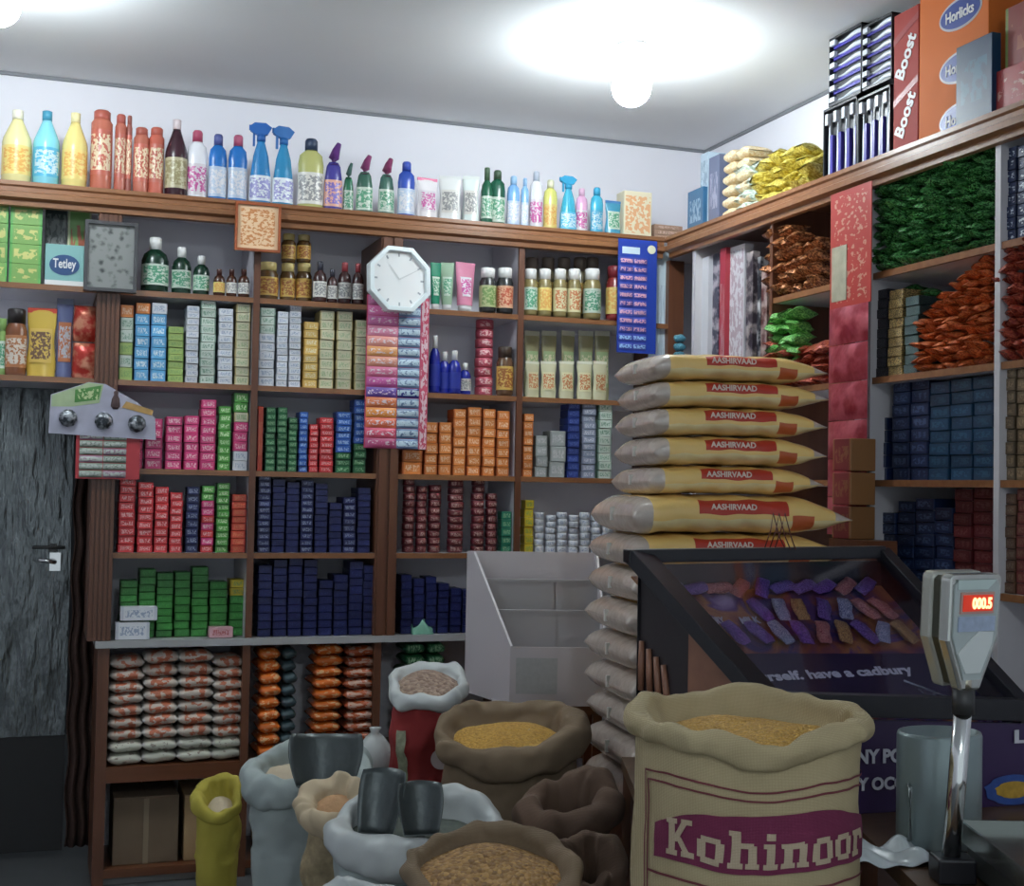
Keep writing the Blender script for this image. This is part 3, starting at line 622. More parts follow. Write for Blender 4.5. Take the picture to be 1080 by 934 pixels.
# third compartment: tubes and black jars
for px, w_, yt, body, lb, d in ((459, 13, 277, (.02, .25, .14), l_gw, 'dark green squeeze tube beside the clock'), (471, 15, 277, (.35, .5, .35), l_gw, 'pale green squeeze tube beside the pink one'), (490, 24, 277, (.7, .25, .38), l_pinkw, 'pink and white squeeze tube with a flared end')):
    B('tube', px, 322, w_, yt, body, (.7, .7, .7), lb, 'cream_tube', d, 'tube', level=L5, front=.03)
for px, d in ((514, 'black jar with white cap and green label'), (532, 'black jar with white cap and orange label')):
    B('jar', px, 325, 18, 283, (.03, .03, .03), W, prt((.55, .6, .3), (.2, .35, .1)) if px == 514 else prt((.7, .4, .25), (.5, .1, .05)), 'supplement_jar', d, 'jar', level=L5, front=.03)
for i, px in enumerate((559, 574, 590, 605, 624, 648)):
    B('jar', px, 331, 15 if i < 4 else 19, 284 if i < 5 else 281, (.25, .2, .08) if i < 5 else (.2, .02, .02), W if i < 5 else (.2, .02, .03), [l_gw, l_yel, l_ft, l_ft, l_gw, l_yel][i], 'pickle_jar', ['first', 'second', 'third', 'fourth', 'fifth', 'last, red-capped'][i] + ' pickle jar in the front row from the divider', 'jar', level=L5, front=.03)
for i, px in enumerate((558, 575, 592, 609, 622)):
    B('jar', px + 2, 329, 16, 272, (.12, .1, .06), (.15, .12, .1), l_amb, 'pickle_jar', 'dark-lidded pickle jar, ' + ORD[i + 1] + ' of the taller back row', 'jar', level=L5, front=.13)
# dark blue bottles, round tins, brown jar
for i, (px, w_, yt) in enumerate(((458, 9, 354), (468, 11, 371), (479, 11, 370), (490, 10, 383))):
    B('vial', px, 408, w_ + 3, yt, (.01, .02, .28), W, (.015, .03, .3) if i < 3 else l_wt, 'oil_bottle', ['tallest dark blue bottle with white cap', 'second dark blue bottle in the group', 'third dark blue bottle in the group', 'shortest blue bottle with a pale label'][i], level=L4, front=.03 + .02 * (i % 2))
fill('tobacco_tin', 'round red tin', 'tin', None, L4, 409, [(504, 523, 336, 8, 'redtin', p_rnd)], 'beside blue bottles', .07, shape=ucyl, front=.05)
B('jar', 532, 410, 18, 366, (.12, .06, .03), (.05, .03, .02), l_amb, 'spice_jar', 'brown glass jar beside the stacked red tins', 'jar', level=L4, front=.04)
for i, px in enumerate((560, 578, 598, 617, 634)):
    B('pouch', px, 412, 17, 349, (.32, .3, .16), (.5, .5, .4), prt((.3, .4, .2), (.6, .55, .35)), 'pasta_pouch', 'tall food pouch, ' + ORD[i + 1] + ' in the back row', 'pouch', level=L4, front=.12)
for i, px in enumerate((561, 578, 597, 616, 632)):
    B('pouch', px, 414, 17, 381, (.62, .6, .4), (.75, .75, .6), l_ft, 'pasta_pouch', 'short yellow and white food pouch, ' + ORD[i + 1] + ' in the front row', 'pouch', level=L4, front=.03)

# ---- shelves over the doorway
g_tea = pack((.2, .38, .10), (.6, .58, .2), (.12, .4, .1), sx=2, sz=1.5)
for k in range(4):
    for j, (a, b_) in enumerate(((-12, 9), (10, 45))):
        za = L5 + .0006 + k * .0695
        x0, x1 = onY(a, 260, YF + .02).x, onY(b_, 260, YF + .02).x
        o = link('tea_box', ubox('tea', g_tea, .02), None, (x0, YF + .02, za), 0, (x1 - x0 - .003, .12, .069)); tag(o, f'green and yellow tea carton, {["lowest", "second up", "third up", "topmost"][k]} of {["the cut-off", "the whole"][j]} stack', 'box')
o, ww, hh = carton('tea_box', 'pale blue-green tea carton with a dark blue oval', 47, 88, 293, 258, mat((.25, .5, .48), .4), L5, .1, front=.015)
g = MB(); g.lathe([(.5, -.5), (.5, .5)], 28); e_ = g.build('oval_badge', mat((.02, .07, .2), .4), o); e_.scale = (ww * .78, hh * .5, .003); e_.rotation_euler = (PI / 2, 0, 0); e_.location = (ww * .5, -.0008, hh * .5)
text('Tetley', M_ink, o, (ww * .5, -.0035, hh * .5), (ww * .6, hh * .3), offset=.002)
g = MB(); g.box(0, ww, -.001, 0, 0, hh * .12); g.build('stripe', M_ink, o)
o, ww, hh2 = carton('tea_pouch', 'black tea carton standing behind the pale one', 46, 69, 291, 217, prt((.03, .04, .04), (.2, .2, .2)), L5, .03, front=.13)
o, ww, hh2 = carton('tea_box', 'tall green carton with a red band beside the black one', 70, 95, 291, 216, pack((.22, .4, .12), (.4, .1, .05), (.6, .6, .4), sx=2, sz=1), L5, .05, front=.12)
B('jar', 2, 387, 9, 336, (.25, .4, .12), (.3, .5, .15), l_gw, 'coffee_jar', 'green jar at the very end of the doorway shelf', 'jar', level=L4)
B('jar', 16, 388, 22, 326, (.2, .07, .03), (.02, .015, .015), prt((.5, .2, .08), (.8, .7, .6)), 'coffee_jar', 'brown coffee jar with a black lid', 'jar', level=L4)
B('pouch', 43, 389, 30, 325, (.65, .45, .08), (.55, .06, .03), prt((.65, .45, .1), (.15, .08, .05)), 'coffee_pouch', 'yellow coffee pouch with a red top', 'pouch', level=L4)
B('pouch', 67, 390, 17, 315, (.1, .12, .25), (.1, .12, .2), prt((.6, .2, .08), (.6, .6, .65)), 'drink_pouch', 'blue and orange drink pouch beside the red packets', 'pouch', level=L4)
for k in range(2):
    z = L4 + .0006 + k * .135
    g = MB(); g.grid(lambda u, v: (.045 * (1 + .04 * math.sin(5 * v)) * math.cos(2 * PI * u) + .045, .028 * math.sin(2 * PI * u) * (1 - abs(2 * v - 1) ** 4 * .9), .13 * v), 18, 9, closeu=True)
    o = g.build('biscuit_packet', foil((.4, .03, .02), (.6, .25, .15), .3, 30), None, (onY(77, 350, YF + .06).x, YF + .06, z)); tag(o, ['lower', 'upper'][k] + ' of two shiny red packets stacked against the reeded post', 'packet')

# ---- packets in the base cabinet
m_salt = pack((.62, .52, .44), (.55, .16, .08), (.66, .62, .56), sx=2.2, sz=1.5, zone=(.3, .5), thr=.5, rough=.3)
m_saltg = pack((.6, .6, .5), (.3, .25, .2), (.62, .6, .55), sx=2.2, sz=1.5, zone=(.3, .5), thr=.6, rough=.3)
m_org = pack((.72, .16, .02), (.8, .45, .2), (.5, .1, .02), sx=2, zone=(.4, .4), thr=.57, rough=.25)
m_org2 = pack((.5, .1, .03), (.65, .4, .3), (.4, .08, .03), sx=2, zone=(.4, .4), rough=.25)
saltm = [m_saltg, m_salt, m_saltg, m_salt]
CAB = ZC1
for i, (a, b_, yt) in enumerate(((114, 150, 694), (150, 187, 688), (187, 224, 687), (224, 257, 692))):
    x0, x1 = onY(a, 750, YF + .02).x, onY(b_, 750, YF + .02).x; zt = min(L1 - .034, onY((a + b_) / 2, yt, YF + .02).z)
    n = 9; h = (zt - CAB) / n
    for k in range(n):
        o = link('salt_packet', upillow('salt' if k > 1 else 'saltg', m_salt if k > 1 else m_saltg), None, (x0 + random.uniform(-.003, .003), YF + .02, CAB + k * h), random.uniform(-.03, .03), (x1 - x0 + .004, .17, h * 1.06))
        o.rotation_euler[1] = random.uniform(-.03, .03)
        tag(o, f'white and red salt packet, {"topmost" if k == n - 1 else "lowest" if k == 0 else ORD[k + 1] + " up"} in {ORD[i + 1]} stack inside the cabinet', 'packet')
for i, (a, b_, yt, mm, n) in enumerate(((272, 296, 684, m_org, 9), (297, 313, 684, mat((.04, .07, .08), .3), 9), (330, 361, 680, m_org, 10), (363, 397, 682, m_org2, 10), (425, 448, 672, p_dkgreen, 9), (450, 470, 672, p_dkgreen, 9))):
    x0, x1 = onY(a, 750, YF + .02).x, onY(b_, 750, YF + .02).x; zt = min(L1 - .036, onY((a + b_) / 2, yt, YF + .02).z); h = (zt - CAB) / n
    for k in range(n):
        o = link('snack_packet', upillow('sn%d' % i, mm), None, (x0 + random.uniform(-.004, .004), YF + .02, CAB + k * h), random.uniform(-.04, .04), (x1 - x0, .17, h * 1.05))
        tag(o, f'{["orange", "dark teal", "bright orange", "rust-red", "dark green", "deep green"][i]} packet, {"topmost" if k == n - 1 else "lowest" if k == 0 else ORD[k + 1] + " up"} in {ORD[i + 1]} stack beside the salt', 'packet')
for i, (a, b_, yt) in enumerate(((119, 188, 841), (194, 245, 838), (276, 350, 850))):
    x0, x1 = onY(a, 880, YF + .05).x, onY(b_, 880, YF + .05).x; zt = onY(a, yt, YF + .05).z
    t = thing('cardboard_carton', ['dark brown cardboard carton at the bottom beside the doorway', 'lighter cardboard carton beside the yellow sack', 'cardboard carton at the bottom behind the white sack'][i], 'box', (x0, YF + .05, ZC0 + .0005))
    g = MB(); g.box(0, x1 - x0, 0, .26, 0, zt - ZC0 - .008); g.build('box_body', mat((.17, .12, .075) if i == 0 else (.4, .26, .13), .85, noise=.15, nscale=9), t, bevel=.003)
    for s_ in (0, 1):
        hw = (x1 - x0) / 2
        g = MB(); g.box(s_ * hw + .001, (s_ + 1) * hw - .001, 0, .26, zt - ZC0 - .0075, zt - ZC0 - .003); g.build('flap', mat((.2, .14, .09) if i == 0 else (.42, .28, .15), .85), t)
    g = MB(); g.box((x1 - x0) * .46, (x1 - x0) * .54, -.0012, 0, 0, zt - ZC0 - .01); g.build('tape', mat((.26, .2, .13), .4), t)
# crumpled green bag on the worktop
g = MB()
def f(u, v):
    a = 2 * PI * u; q = v * PI / 2; r = .048 * math.cos(q) * (1 + .25 * math.sin(5 * a + 3 * v) * (1 - v)); return (r * math.cos(a) * 1.1, r * math.sin(a) * .6, .045 * math.sin(q) * (1 + .3 * math.sin(3 * a)))
g.grid(f, 30, 8, closeu=True); o = g.build('plastic_bag', mat((.2, .45, .33), .4), None, (bX(447, 660), YF + .03, L1)); tag(o, 'small crumpled pale green bag lying on the worktop edge', 'bag')

# ------------------------------------------------------------------ things hung on the shelving
def hang(px0, px1, py0, py1, Y):
    a = onY(px0, (py0 + py1) / 2, Y); b_ = onY(px1, (py0 + py1) / 2, Y); t_ = onY((px0 + px1) / 2, py0, Y).z; u_ = onY((px0 + px1) / 2, py1, Y).z
    return a.x, b_.x, u_, t_
# octagonal clock
x0, x1, z0, z1 = hang(385, 455, 258, 332, YF - .06)
R = (x1 - x0) / 2 * 1.03; t = thing('wall_clock', 'white octagonal clock hanging above the colourful card of sachets', 'clock', ((x0 + x1) / 2, YF - .05, (z0 + z1) / 2)); t.rotation_euler = (math.radians(-4), 0, math.radians(8))
def octo(mb, r0, r1, y0, y1):
    k = [(math.cos(PI / 8 + i * PI / 4), math.sin(PI / 8 + i * PI / 4)) for i in range(8)]
    for i in range(8):
        a, b_ = k[i], k[(i + 1) % 8]
        vs = [(q[0] * r, y, q[1] * r) for y in (y0, y1) for r in (r0, r1) for q in (a, b_)]
        mb.add(vs, [(0, 1, 3, 2), (4, 6, 7, 5), (0, 4, 5, 1), (2, 3, 7, 6)])
g = MB(); octo(g, R * .86, R, -.03, .01); g.build('rim', mat((.78, .86, .88), .3), t, bevel=.002)
def disc(r, y0, y1, seg=40):
    m = MB(); m.prism([(r * math.cos(2 * PI * i / seg), r * math.sin(2 * PI * i / seg)) for i in range(seg)], y0, y1); return m
disc(R * .86, -.012, .01).build('dial', mat((.9, .92, .92), .12, coat=1.0), t)
g = MB()
for i in range(12):
    a = i * PI / 6; c, s_ = math.cos(a), math.sin(a); r0, r1 = R * .66, R * .76; wv = .0035
    g.add([(c * r0 - s_ * wv, -.0135, s_ * r0 + c * wv), (c * r0 + s_ * wv, -.0135, s_ * r0 - c * wv), (c * r1 + s_ * wv, -.0135, s_ * r1 - c * wv), (c * r1 - s_ * wv, -.0135, s_ * r1 + c * wv)], [(0, 1, 2, 3)])
g.build('hour_marks', mat((.35, .38, .4), .5), t)
for L_, a, nm in ((.5, 2.2, 'hour_hand'), (.68, .5, 'minute_hand')):
    g = MB(); c, s_ = math.cos(a), math.sin(a); q = .003
    g.add([(-s_ * q, -.015, c * q), (s_ * q, -.015, -c * q), (c * R * L_ + s_ * q * .4, -.015, s_ * R * L_ - c * q * .4), (c * R * L_ - s_ * q * .4, -.015, s_ * R * L_ + c * q * .4)], [(0, 1, 2, 3)]); g.build(nm, mat((.62, .64, .64), .4), t)
# card of sachets: pink-to-orange strips beside blue-white sachets
x0, x1, z0, z1 = hang(386, 452, 312, 473, YF - .02); Wd = x1 - x0; Ht = z1 - z0
t = thing('sachet_card', 'hanging card of pink, orange and blue sachets beneath the octagonal clock', 'sachet strips', (x0, YF - .012, z0))
g = MB(); g.box(0, Wd, 0, .004, 0, Ht); g.build('backing_card', mat((.5, .05, .12), .5), t)
colsA = [(.75, .25, .5), (.75, .2, .45), (.7, .2, .45), (.8, .3, .45), (.8, .35, .3), (.85, .4, .15), (.8, .35, .25), (.75, .2, .35), (.65, .12, .4), (.15, .08, .35), (.85, .25, .1), (.9, .35, .08), (.85, .2, .1), (.75, .12, .2), (.6, .1, .25)]
n = 15; hh = Ht / n
def sachet(mb, xa, xb, za, zb, bulge=.007, yb=0):
    def f(u, v):
        e_ = (1 - abs(2 * u - 1) ** 4) * (1 - abs(2 * v - 1) ** 3); return (xa + (xb - xa) * u, yb - .001 - bulge * e_ * (1 + .2 * math.sin(7 * u + 3 * v)), za + (zb - za) * v)
    mb.grid(f, 9, 6)
for k in range(n):
    za = Ht - (k + 1) * hh
    g = MB(); sachet(g, .004, Wd * .5, za + .001, za + hh - .001); o = g.build('sachet', pack(colsA[k], (.85, .7, .75), None, sx=4, sz=2, zone=(.45, .25), thr=.55), t)
    g = MB(); sachet(g, Wd * .51, Wd * .86, za + .001, za + hh - .001); o = g.build('sachet', pack((.16, .25, .42) if k != 9 else (.03, .04, .25), (.6, .75, .85), None, sx=3, sz=2, zone=(.5, .28), thr=.42), t)
g = MB(); g.box(Wd * .87, Wd, -.001, 0, 0, Ht); g.build('red_strip', pack((.6, .08, .15), (.8, .6, .65), None, sx=2, sz=14, zone=(.4, .5)), t)
# framed grey picture
x0, x1, z0, z1 = hang(89, 145, 233, 307, YF - .05); t = thing('framed_picture', 'grey embossed picture in a dark frame hung on the post beside the doorway', 'picture', (x0, YF - .035, z0))
w_, h_ = x1 - x0, z1 - z0; fr = .012
g = MB()
for a in ((0, fr, 0, h_), (w_ - fr, w_, 0, h_), (fr, w_ - fr, 0, fr), (fr, w_ - fr, h_ - fr, h_)): g.box(a[0], a[1], -.012, .02, a[2], a[3])
g.build('frame', mat((.05, .05, .055), .35), t)
m, nt, b = nodes_mat('embossed'); tc = N(nt, 'ShaderNodeTexCoord'); nz = N(nt, 'ShaderNodeTexVoronoi'); nz.inputs['Scale'].default_value = 38
n2 = N(nt, 'ShaderNodeTexNoise'); n2.inputs['Scale'].default_value = 60; n2.inputs['Detail'].default_value = 5
nt.links.new(tc.outputs['Object'], nz.inputs['Vector']); nt.links.new(tc.outputs['Object'], n2.inputs['Vector'])
ad = N(nt, 'ShaderNodeMath', operation='ADD'); nt.links.new(nz.outputs['Distance'], ad.inputs[0]); nt.links.new(n2.outputs['Fac'], ad.inputs[1])
cr = N(nt, 'ShaderNodeValToRGB'); cr.color_ramp.elements[0].position = .52; cr.color_ramp.elements[1].position = .95; cr.color_ramp.elements[0].color = (.03, .034, .036, 1); cr.color_ramp.elements[1].color = (.24, .25, .24, 1)
nt.links.new(ad.outputs[0], cr.inputs[0]); nt.links.new(cr.outputs[0], b.inputs['Base Color']); b.inputs['Roughness'].default_value = .4; b.inputs['Metallic'].default_value = .1
g = MB(); g.box(fr, w_ - fr, 0, .015, fr, h_ - fr); g.build('picture_print', m, t)
# orange framed card
x0, x1, z0, z1 = hang(248, 296, 214, 265, YF - .05); t = thing('framed_notice', 'small bright orange framed card hung from the top shelf edge', 'picture', (x0, YF - .045, z0)); w_, h_ = x1 - x0, z1 - z0; fr = .009
g = MB()
for a in ((0, fr, 0, h_), (w_ - fr, w_, 0, h_), (fr, w_ - fr, 0, fr), (fr, w_ - fr, h_ - fr, h_)): g.box(a[0], a[1], -.01, .012, a[2], a[3])
g.build('frame', mat((.35, .09, .03), .35), t)
g = MB(); g.box(fr, w_ - fr, 0, .01, fr, h_ - fr); g.build('printed_card', pack((.82, .58, .36), (.6, .25, .1), None, sx=5, sz=9, zone=(.42, .42), thr=.52, rough=.2), t)
# blister card of pan scrubbers over the doorway corner
x0, x1, z0, z1 = hang(52, 166, 402, 458, YF - .06); w_, h_ = x1 - x0, z1 - z0
t = thing('scrubber_card', 'hanging printed card with three round steel scrubbers', 'card', (x0, YF - .04, z0)); t.rotation_euler = (0, math.radians(1.5), 0)
g = MB(); g.prism([(0, 0), (w_, -.004), (w_ * .98, h_ * .4), (w_ * .8, h_ * .68), (w_ * .5, h_ * .98), (w_ * .34, h_), (0, h_ * .72)], 0, .003); g.build('backing_card', mat((.42, .42, .52), .5, noise=.25, nscale=14), t)
g = MB(); g.prism([(w_ * .01, h_ * .5), (w_ * .2, h_ * .52), (w_ * .45, h_ * .62), (w_ * .48, h_ * .97), (w_ * .34, h_ * .99), (w_ * .01, h_ * .71)], -.001, 0); g.build('yellow_print', mat((.38, .48, .28), .5, noise=.3, nscale=20), t)
g = MB(); g.prism([(w_ * .22, h_ * .6), (w_ * .44, h_ * .68), (w_ * .46, h_ * .95), (w_ * .22, h_ * .84)], -.002, -.001); g.build('green_banner', pack((.06, .22, .04), (.5, .6, .3), None, sx=5, sz=3, zone=(.4, .3)), t)
g = MB(); g.lathe([(.008, 0), (.016, .01), (.014, .035), (.007, .05), (.008, .062), (.001, .068)], 10, sy=.15, cx=w_ * .6, cy=-.003, z0=h_ * .52); g.build('figure_print', mat((.07, .04, .04), .6), t)
g = MB(); g.prism([(w_ * .66, h_ * .56), (w_ * .95, h_ * .44), (w_ * .96, h_ * .54), (w_ * .7, h_ * .68)], -.002, -.001); g.build('orange_stripe', mat((.5, .3, .1), .5, noise=.4, nscale=30), t)
for i, q in enumerate((.17, .5, .81)):
    g = MB(); rr = .031; cx_ = w_ * q; cz = h_ * .3 - i * .003
    def f(u, v):
        a = 2 * PI * u; p_ = PI * v; k = rr * (1 + .08 * math.sin(9 * a) * math.sin(7 * p_)); return (cx_ + k * math.sin(p_) * math.cos(a), -.004 + .6 * k * math.cos(p_), cz + k * math.sin(p_) * math.sin(a))
    g.grid(f, 28, 14, closeu=True); g.build('steel_scrubber', foil((.06, .07, .08), (.4, .42, .45), .35, 60, .7), t)
# red sheet of sachets below it
x0, x1, z0, z1 = hang(80, 148, 456, 505, YF - .05); w_, h_ = x1 - x0, z1 - z0
t = thing('sachet_card', 'red-edged hanging sheet of grey-green sachets below the scrubber card', 'sachet strips', (x0, YF - .03, z0))
g = MB(); g.box(0, w_, 0, .003, 0, h_); g.build('backing_card', mat((.45, .04, .05), .5), t)
for k in range(6):
    for j in range(2):
        g = MB(); sachet(g, .012 + j * w_ * .37, .012 + (j + .97) * w_ * .37, h_ - (k + 1) * h_ / 6.2, h_ - (k + .1) * h_ / 6.2, .006)
        g.build('sachet', pack((.25, .30, .24) if (k + j) % 3 else (.35, .2, .28), (.55, .6, .55), None, sx=4, sz=2, zone=(.5, .3), thr=.45), t)
# blue card at the inner corner
x0, x1, z0, z1 = hang(653, 694, 252, 372, YF - .07); w_, h_ = x1 - x0, z1 - z0
t = thing('sachet_card', 'dark blue hanging card of sachets at the corner of the shelves', 'sachet strips', (x0, YF - .055, z0))
g = MB(); g.box(0, w_, 0, .004, 0, h_); g.build('backing_card', mat((.015, .05, .36), .4), t)
for k in range(11):
    for j in range(2):
        g = MB(); zt_ = h_ * .84 - k * h_ * .075; sachet(g, w_ * (.04 + j * .36), w_ * (.39 + j * .36), zt_ - h_ * .066, zt_, .005)
        g.build('sachet', pack((.04, .06, .35) if k != 6 else (.1, .12, .45), (.65, .35, .45) if k < 9 else (.3, .5, .8), None, sx=4, sz=2, zone=(.45, .25), thr=.45), t)
g = MB(); g.box(w_ * .1, w_ * .55, -.002, 0, h_ * .87, h_ * .93); g.build('logo_panel', mat((.6, .75, .85), .4), t)
disc(.018, -.004, 0, 20).build('round_sticker', mat((.75, .75, .55), .4), t, loc=(w_ * .85, 0, h_ * .92))
# pale box column and cyan sachets between card and corner
o, ww, hh2 = carton('shampoo_box', 'tall white and pale blue carton behind the blue hanging card', 690, 707, 372, 262, pack((.6, .72, .8), (.4, .5, .6), None), L4, .06, front=.03)
for k in range(8):
    z = L4 + .0006 + k * .036; g = MB(); sachet(g, 0, .07, 0, .034, .02)
    xx = onY(707, 340, YF + .03).x
    o = link('cream_pouch', upillow('cyan', foil((.05, .25, .4), (.25, .6, .7), .3, 20)), None, (xx, YF - .015, z), 0, (.055, .08, .036)); tag(o, f'cyan packet, {"topmost" if k == 7 else "lowest" if k == 0 else ORD[k + 1] + " up"} in the stack at the corner post', 'packet')

# red strip of sachets on the side shelving
ya, yb_ = onX(874, 300, XR - .04).y, onX(917, 300, XR - .04).y; zt = onX(899, 197, XR - .04).z; zb_ = onX(890, 565, XR - .04).z
t = thing('sachet_strip', 'long hanging strip of shiny red sachets in front of the white post', 'sachet strips', (XR - .035, ya, zb_), -PI / 2); w_, h_ = ya - yb_, zt - zb_
g = MB(); g.box(0, w_, 0, .003, h_ * .66, h_); g.build('header_card', pack((.48, .05, .04), (.6, .3, .22), None, sx=5, sz=12, zone=(.4, .46), thr=.58), t)
g = MB(); g.box(w_ * .05, w_ * .42, -.002, 0, h_ * .68, h_ * .84); g.build('card_print', mat((.4, .38, .28), .5, noise=.4, nscale=25), t)
for k in range(6):
    z1_ = h_ * .66 - k * h_ * .11; g = MB(); sachet(g, 0, w_ * .95, z1_ - h_ * .108, z1_, .012); g.build('sachet', foil((.28, .02, .035), (.5, .1, .13), .28, 14, .3), t)
# more red boxes behind the strip
for k in range(3):
    o = link('snack_box', ubox('redsn%d' % (k % 2), pack((.22, .03, .035), (.3, .12, .06), (.3, .14, .05), sx=4)), None, (XR - .1, onX(878, 500, XR - .1).y, onX(890, 568, XR - .1).z + k * .105), -PI / 2, (.1, .09, .1)); tag(o, f'{["lowest", "middle", "top"][k]} red and orange box of three behind the flour bags', 'box')
t = thing('crate', 'narrow dark wooden crate under the red and orange boxes', 'crate', (XR - .11, onX(878, 500, XR - .1).y, .0)); zz = onX(890, 568, XR - .1).z
g = MB(); g.box(0, .11, -.2, 0, 0, zz - .001)
g.build('crate_body', M_wood, t); 

# ------------------------------------------------------------------ stock on the side shelves
def Rb(px, y): return onX(px, y, XR)
# heap of packets: crumpled pillow pouches, each an object
def crumple(seed, m):
    r_ = random.Random(seed); g = MB(); ph = [r_.uniform(0, 6) for _ in range(6)]
    def f(u, v):
        a = 2 * PI * u; t_ = max(0, 1 - abs(2 * v - 1) ** 3) ** .7; k = 1 + .13 * math.sin(3 * a + ph[0] + 4 * v) + .1 * math.sin(5 * a + ph[1] - 7 * v)
        return ((v - .5) + .03 * math.sin(a + ph[2]), .5 * (.85 + .15 * t_) * math.cos(a) * k, (.36 * t_ + .03) * math.sin(a) * k + .06 * math.sin(8 * v + ph[3]) * t_)
    g.grid(f, 16, 9, closeu=True); return g.mesh('packet', m)
def heap(name, desc, cat, group, px0, px1, level, pyt_fn, cols_, m, size=(.085, .06, .03), side='side', layers=1, front=.04, rnd=.3):
    """piled packets from level up to a pixel height given per column"""
    meshes = [crumple(s_, m) for s_ in range(4)]; pitch = abs(onX(px0, 300, XR + front).y - onX(px1, 300, XR + front).y) / cols_
    for c in range(cols_):
        px = px0 + (px1 - px0) * (c + .5) / cols_
        for lay in range(layers):
            fr_ = front + lay * .07
            P = onX(px, pyt_fn(px), XR + fr_); z = level + size[2] * .6; k = 0
            while z < P.z:
                o = link(name, meshes[random.randrange(4)], None, (P.x + random.uniform(-.015, .015), P.y + random.uniform(-.012, .012), z))
                o.rotation_euler = (random.uniform(-rnd, rnd), random.uniform(-rnd, rnd), random.uniform(-.35, .35)); o.scale = (size[0], pitch * 1.08, size[2] * 1.25)
                tag(o, desc, cat, group); z += size[2] * random.uniform(.92, 1.08); k += 1
m_gp = foil((.008, .06, .015), (.12, .40, .12), .16, 10, .3); m_op = foil((.38, .05, .01), (.75, .22, .06), .28, 10, .3); m_rp = foil((.22, .015, .012), (.5, .12, .06), .3, 10, .3)  # the brighter green in m_gp paints highlights onto the film
m_bp = foil((.16, .05, .02), (.6, .25, .1), .25, 9, .4); m_yp = foil((.45, .33, .03), (.85, .75, .2), .3, 9, .1)
heap('tea_packet', 'small shiny green packet in the heap filling the compartment beside the white post', 'packet', 'green packets on the upper side shelf', 924, 1050, L5, lambda p: 188 - (p - 924) * .3, 12, m_gp, (.08, .06, .026))
heap('snack_packet', 'small orange packet in the heap beside the dark and gold tubes', 'packet', 'orange packets on the side shelf', 972, 1050, L4, lambda p: 345 - (p - 972) * 1.05, 8, m_op, (.07, .05, .022))
heap('tea_packet', 'green packet tucked above the orange ones', 'packet', 'loose green packets above the orange heap', 960, 990, L4 + .19, lambda p: 302, 2, m_gp, (.07, .05, .024), front=.12)
heap('snack_packet', 'dark red packet in the end compartment above the brown cartons', 'packet', 'dark red packets in the end compartment', 1056, 1110, L4, lambda p: 262 - (p - 1056) * .3, 5, m_rp, (.07, .05, .03))
heap('biscuit_packet', 'copper-brown packet in the heap under the yellow noodles', 'packet', 'copper packets on the side shelf', 816, 872, L5, lambda p: 236 + abs(p - 838) * .55, 6, m_bp, (.10, .08, .042))
heap('noodle_packet', 'yellow crumpled packet on the top shelf between cream packs and toothbrushes', 'packet', 'yellow packets on the top shelf', 808, 868, LT, lambda p: 166 - (p - 808) * .2, 6, m_yp, (.12, .09, .045), front=.08)
heap('herb_packet', 'bright green packet above the top flour bag', 'packet', 'bright green packets on the side shelf', 822, 850, L4 + .07, lambda p: 330, 3, foil((.03, .2, .03), (.25, .6, .15), .3, 12, .1), (.1, .07, .04))
heap('snack_packet', 'dark red packet just above the top flour bag tip', 'packet', 'red packets beside the bright green ones', 816, 880, L4, lambda p: 362, 5, m_rp, (.1, .07, .035))
heap('salt_pouch', 'pale green and white pouch on the top shelf beside the cream packs', 'packet', 'pale pouches on the top shelf', 786, 812, LT, lambda p: 172, 3, foil((.4, .5, .4), (.8, .85, .8), .35, 9, 0), (.11, .09, .045), front=.08)
def sfill(*a, **k): fill(*a, side='side', **k)
sfill('foil_tube', 'dark and gold tube', 'tube', None, L4, 392, [(920, 934, 305, 9, 'dkt', foil((.01, .01, .015), (.04, .04, .06), .3, 20)), (936, 951, 305, 9, 'gold', foil((.05, .03, .01), (.6, .42, .16), .3, 14)), (953, 968, 312, 8, 'dkt2', foil((.01, .02, .03), (.03, .08, .07), .3, 20))], 'beside white post', depth=.1)
m_bb = pack((.008, .045, .10), (.03, .10, .17), None, sx=3); m_b2 = pack((.008, .02, .07), (.06, .1, .2), None, sx=3); m_rb = pack((.10, .012, .015), (.16, .05, .05), None, sx=3)
sfill('detergent_pack', 'dark blue carton', 'box', None, L3, 495, [(926, 934, 440, 5, 'b2', m_b2), (940, 958, 400, 8, 'b2', m_b2), (959, 978, 397, 8, 'b2', m_b2), (979, 1000, 402, 8, 'bb', m_bb), (1001, 1024, 399, 8, 'bb', m_bb), (1025, 1047, 396, 8, 'bb', m_bb)], 'below the orange packets', depth=.14, front=.05)
sfill('detergent_pack', 'navy and maroon carton', 'box', None, L2, 615, [(926, 943, 540, 6, 'b2', m_b2, 'lower'), (945, 963, 528, 7, 'b2', m_b2, 'lower'), (964, 984, 525, 7, 'b2', m_b2, 'lower'), (985, 1004, 535, 6, 'b2', m_b2, 'lower'), (1005, 1024, 515, 8, 'rb', m_rb, 'lower'), (1025, 1046, 512, 8, 'rb', m_rb, 'lower')], 'by the scale', depth=.14, front=.05)
m_chk = pack((.16, .11, .06), (.28, .2, .12), (.1, .07, .04), sx=3)
sfill('biscuit_box', 'brown checked carton', 'box', None, L3, 490, [(1056, 1070, 385, 9, 'chk', m_chk), (1071, 1085, 385, 9, 'chk', m_chk), (1086, 1100, 390, 9, 'chk', m_chk)], 'in end bay', depth=.1)
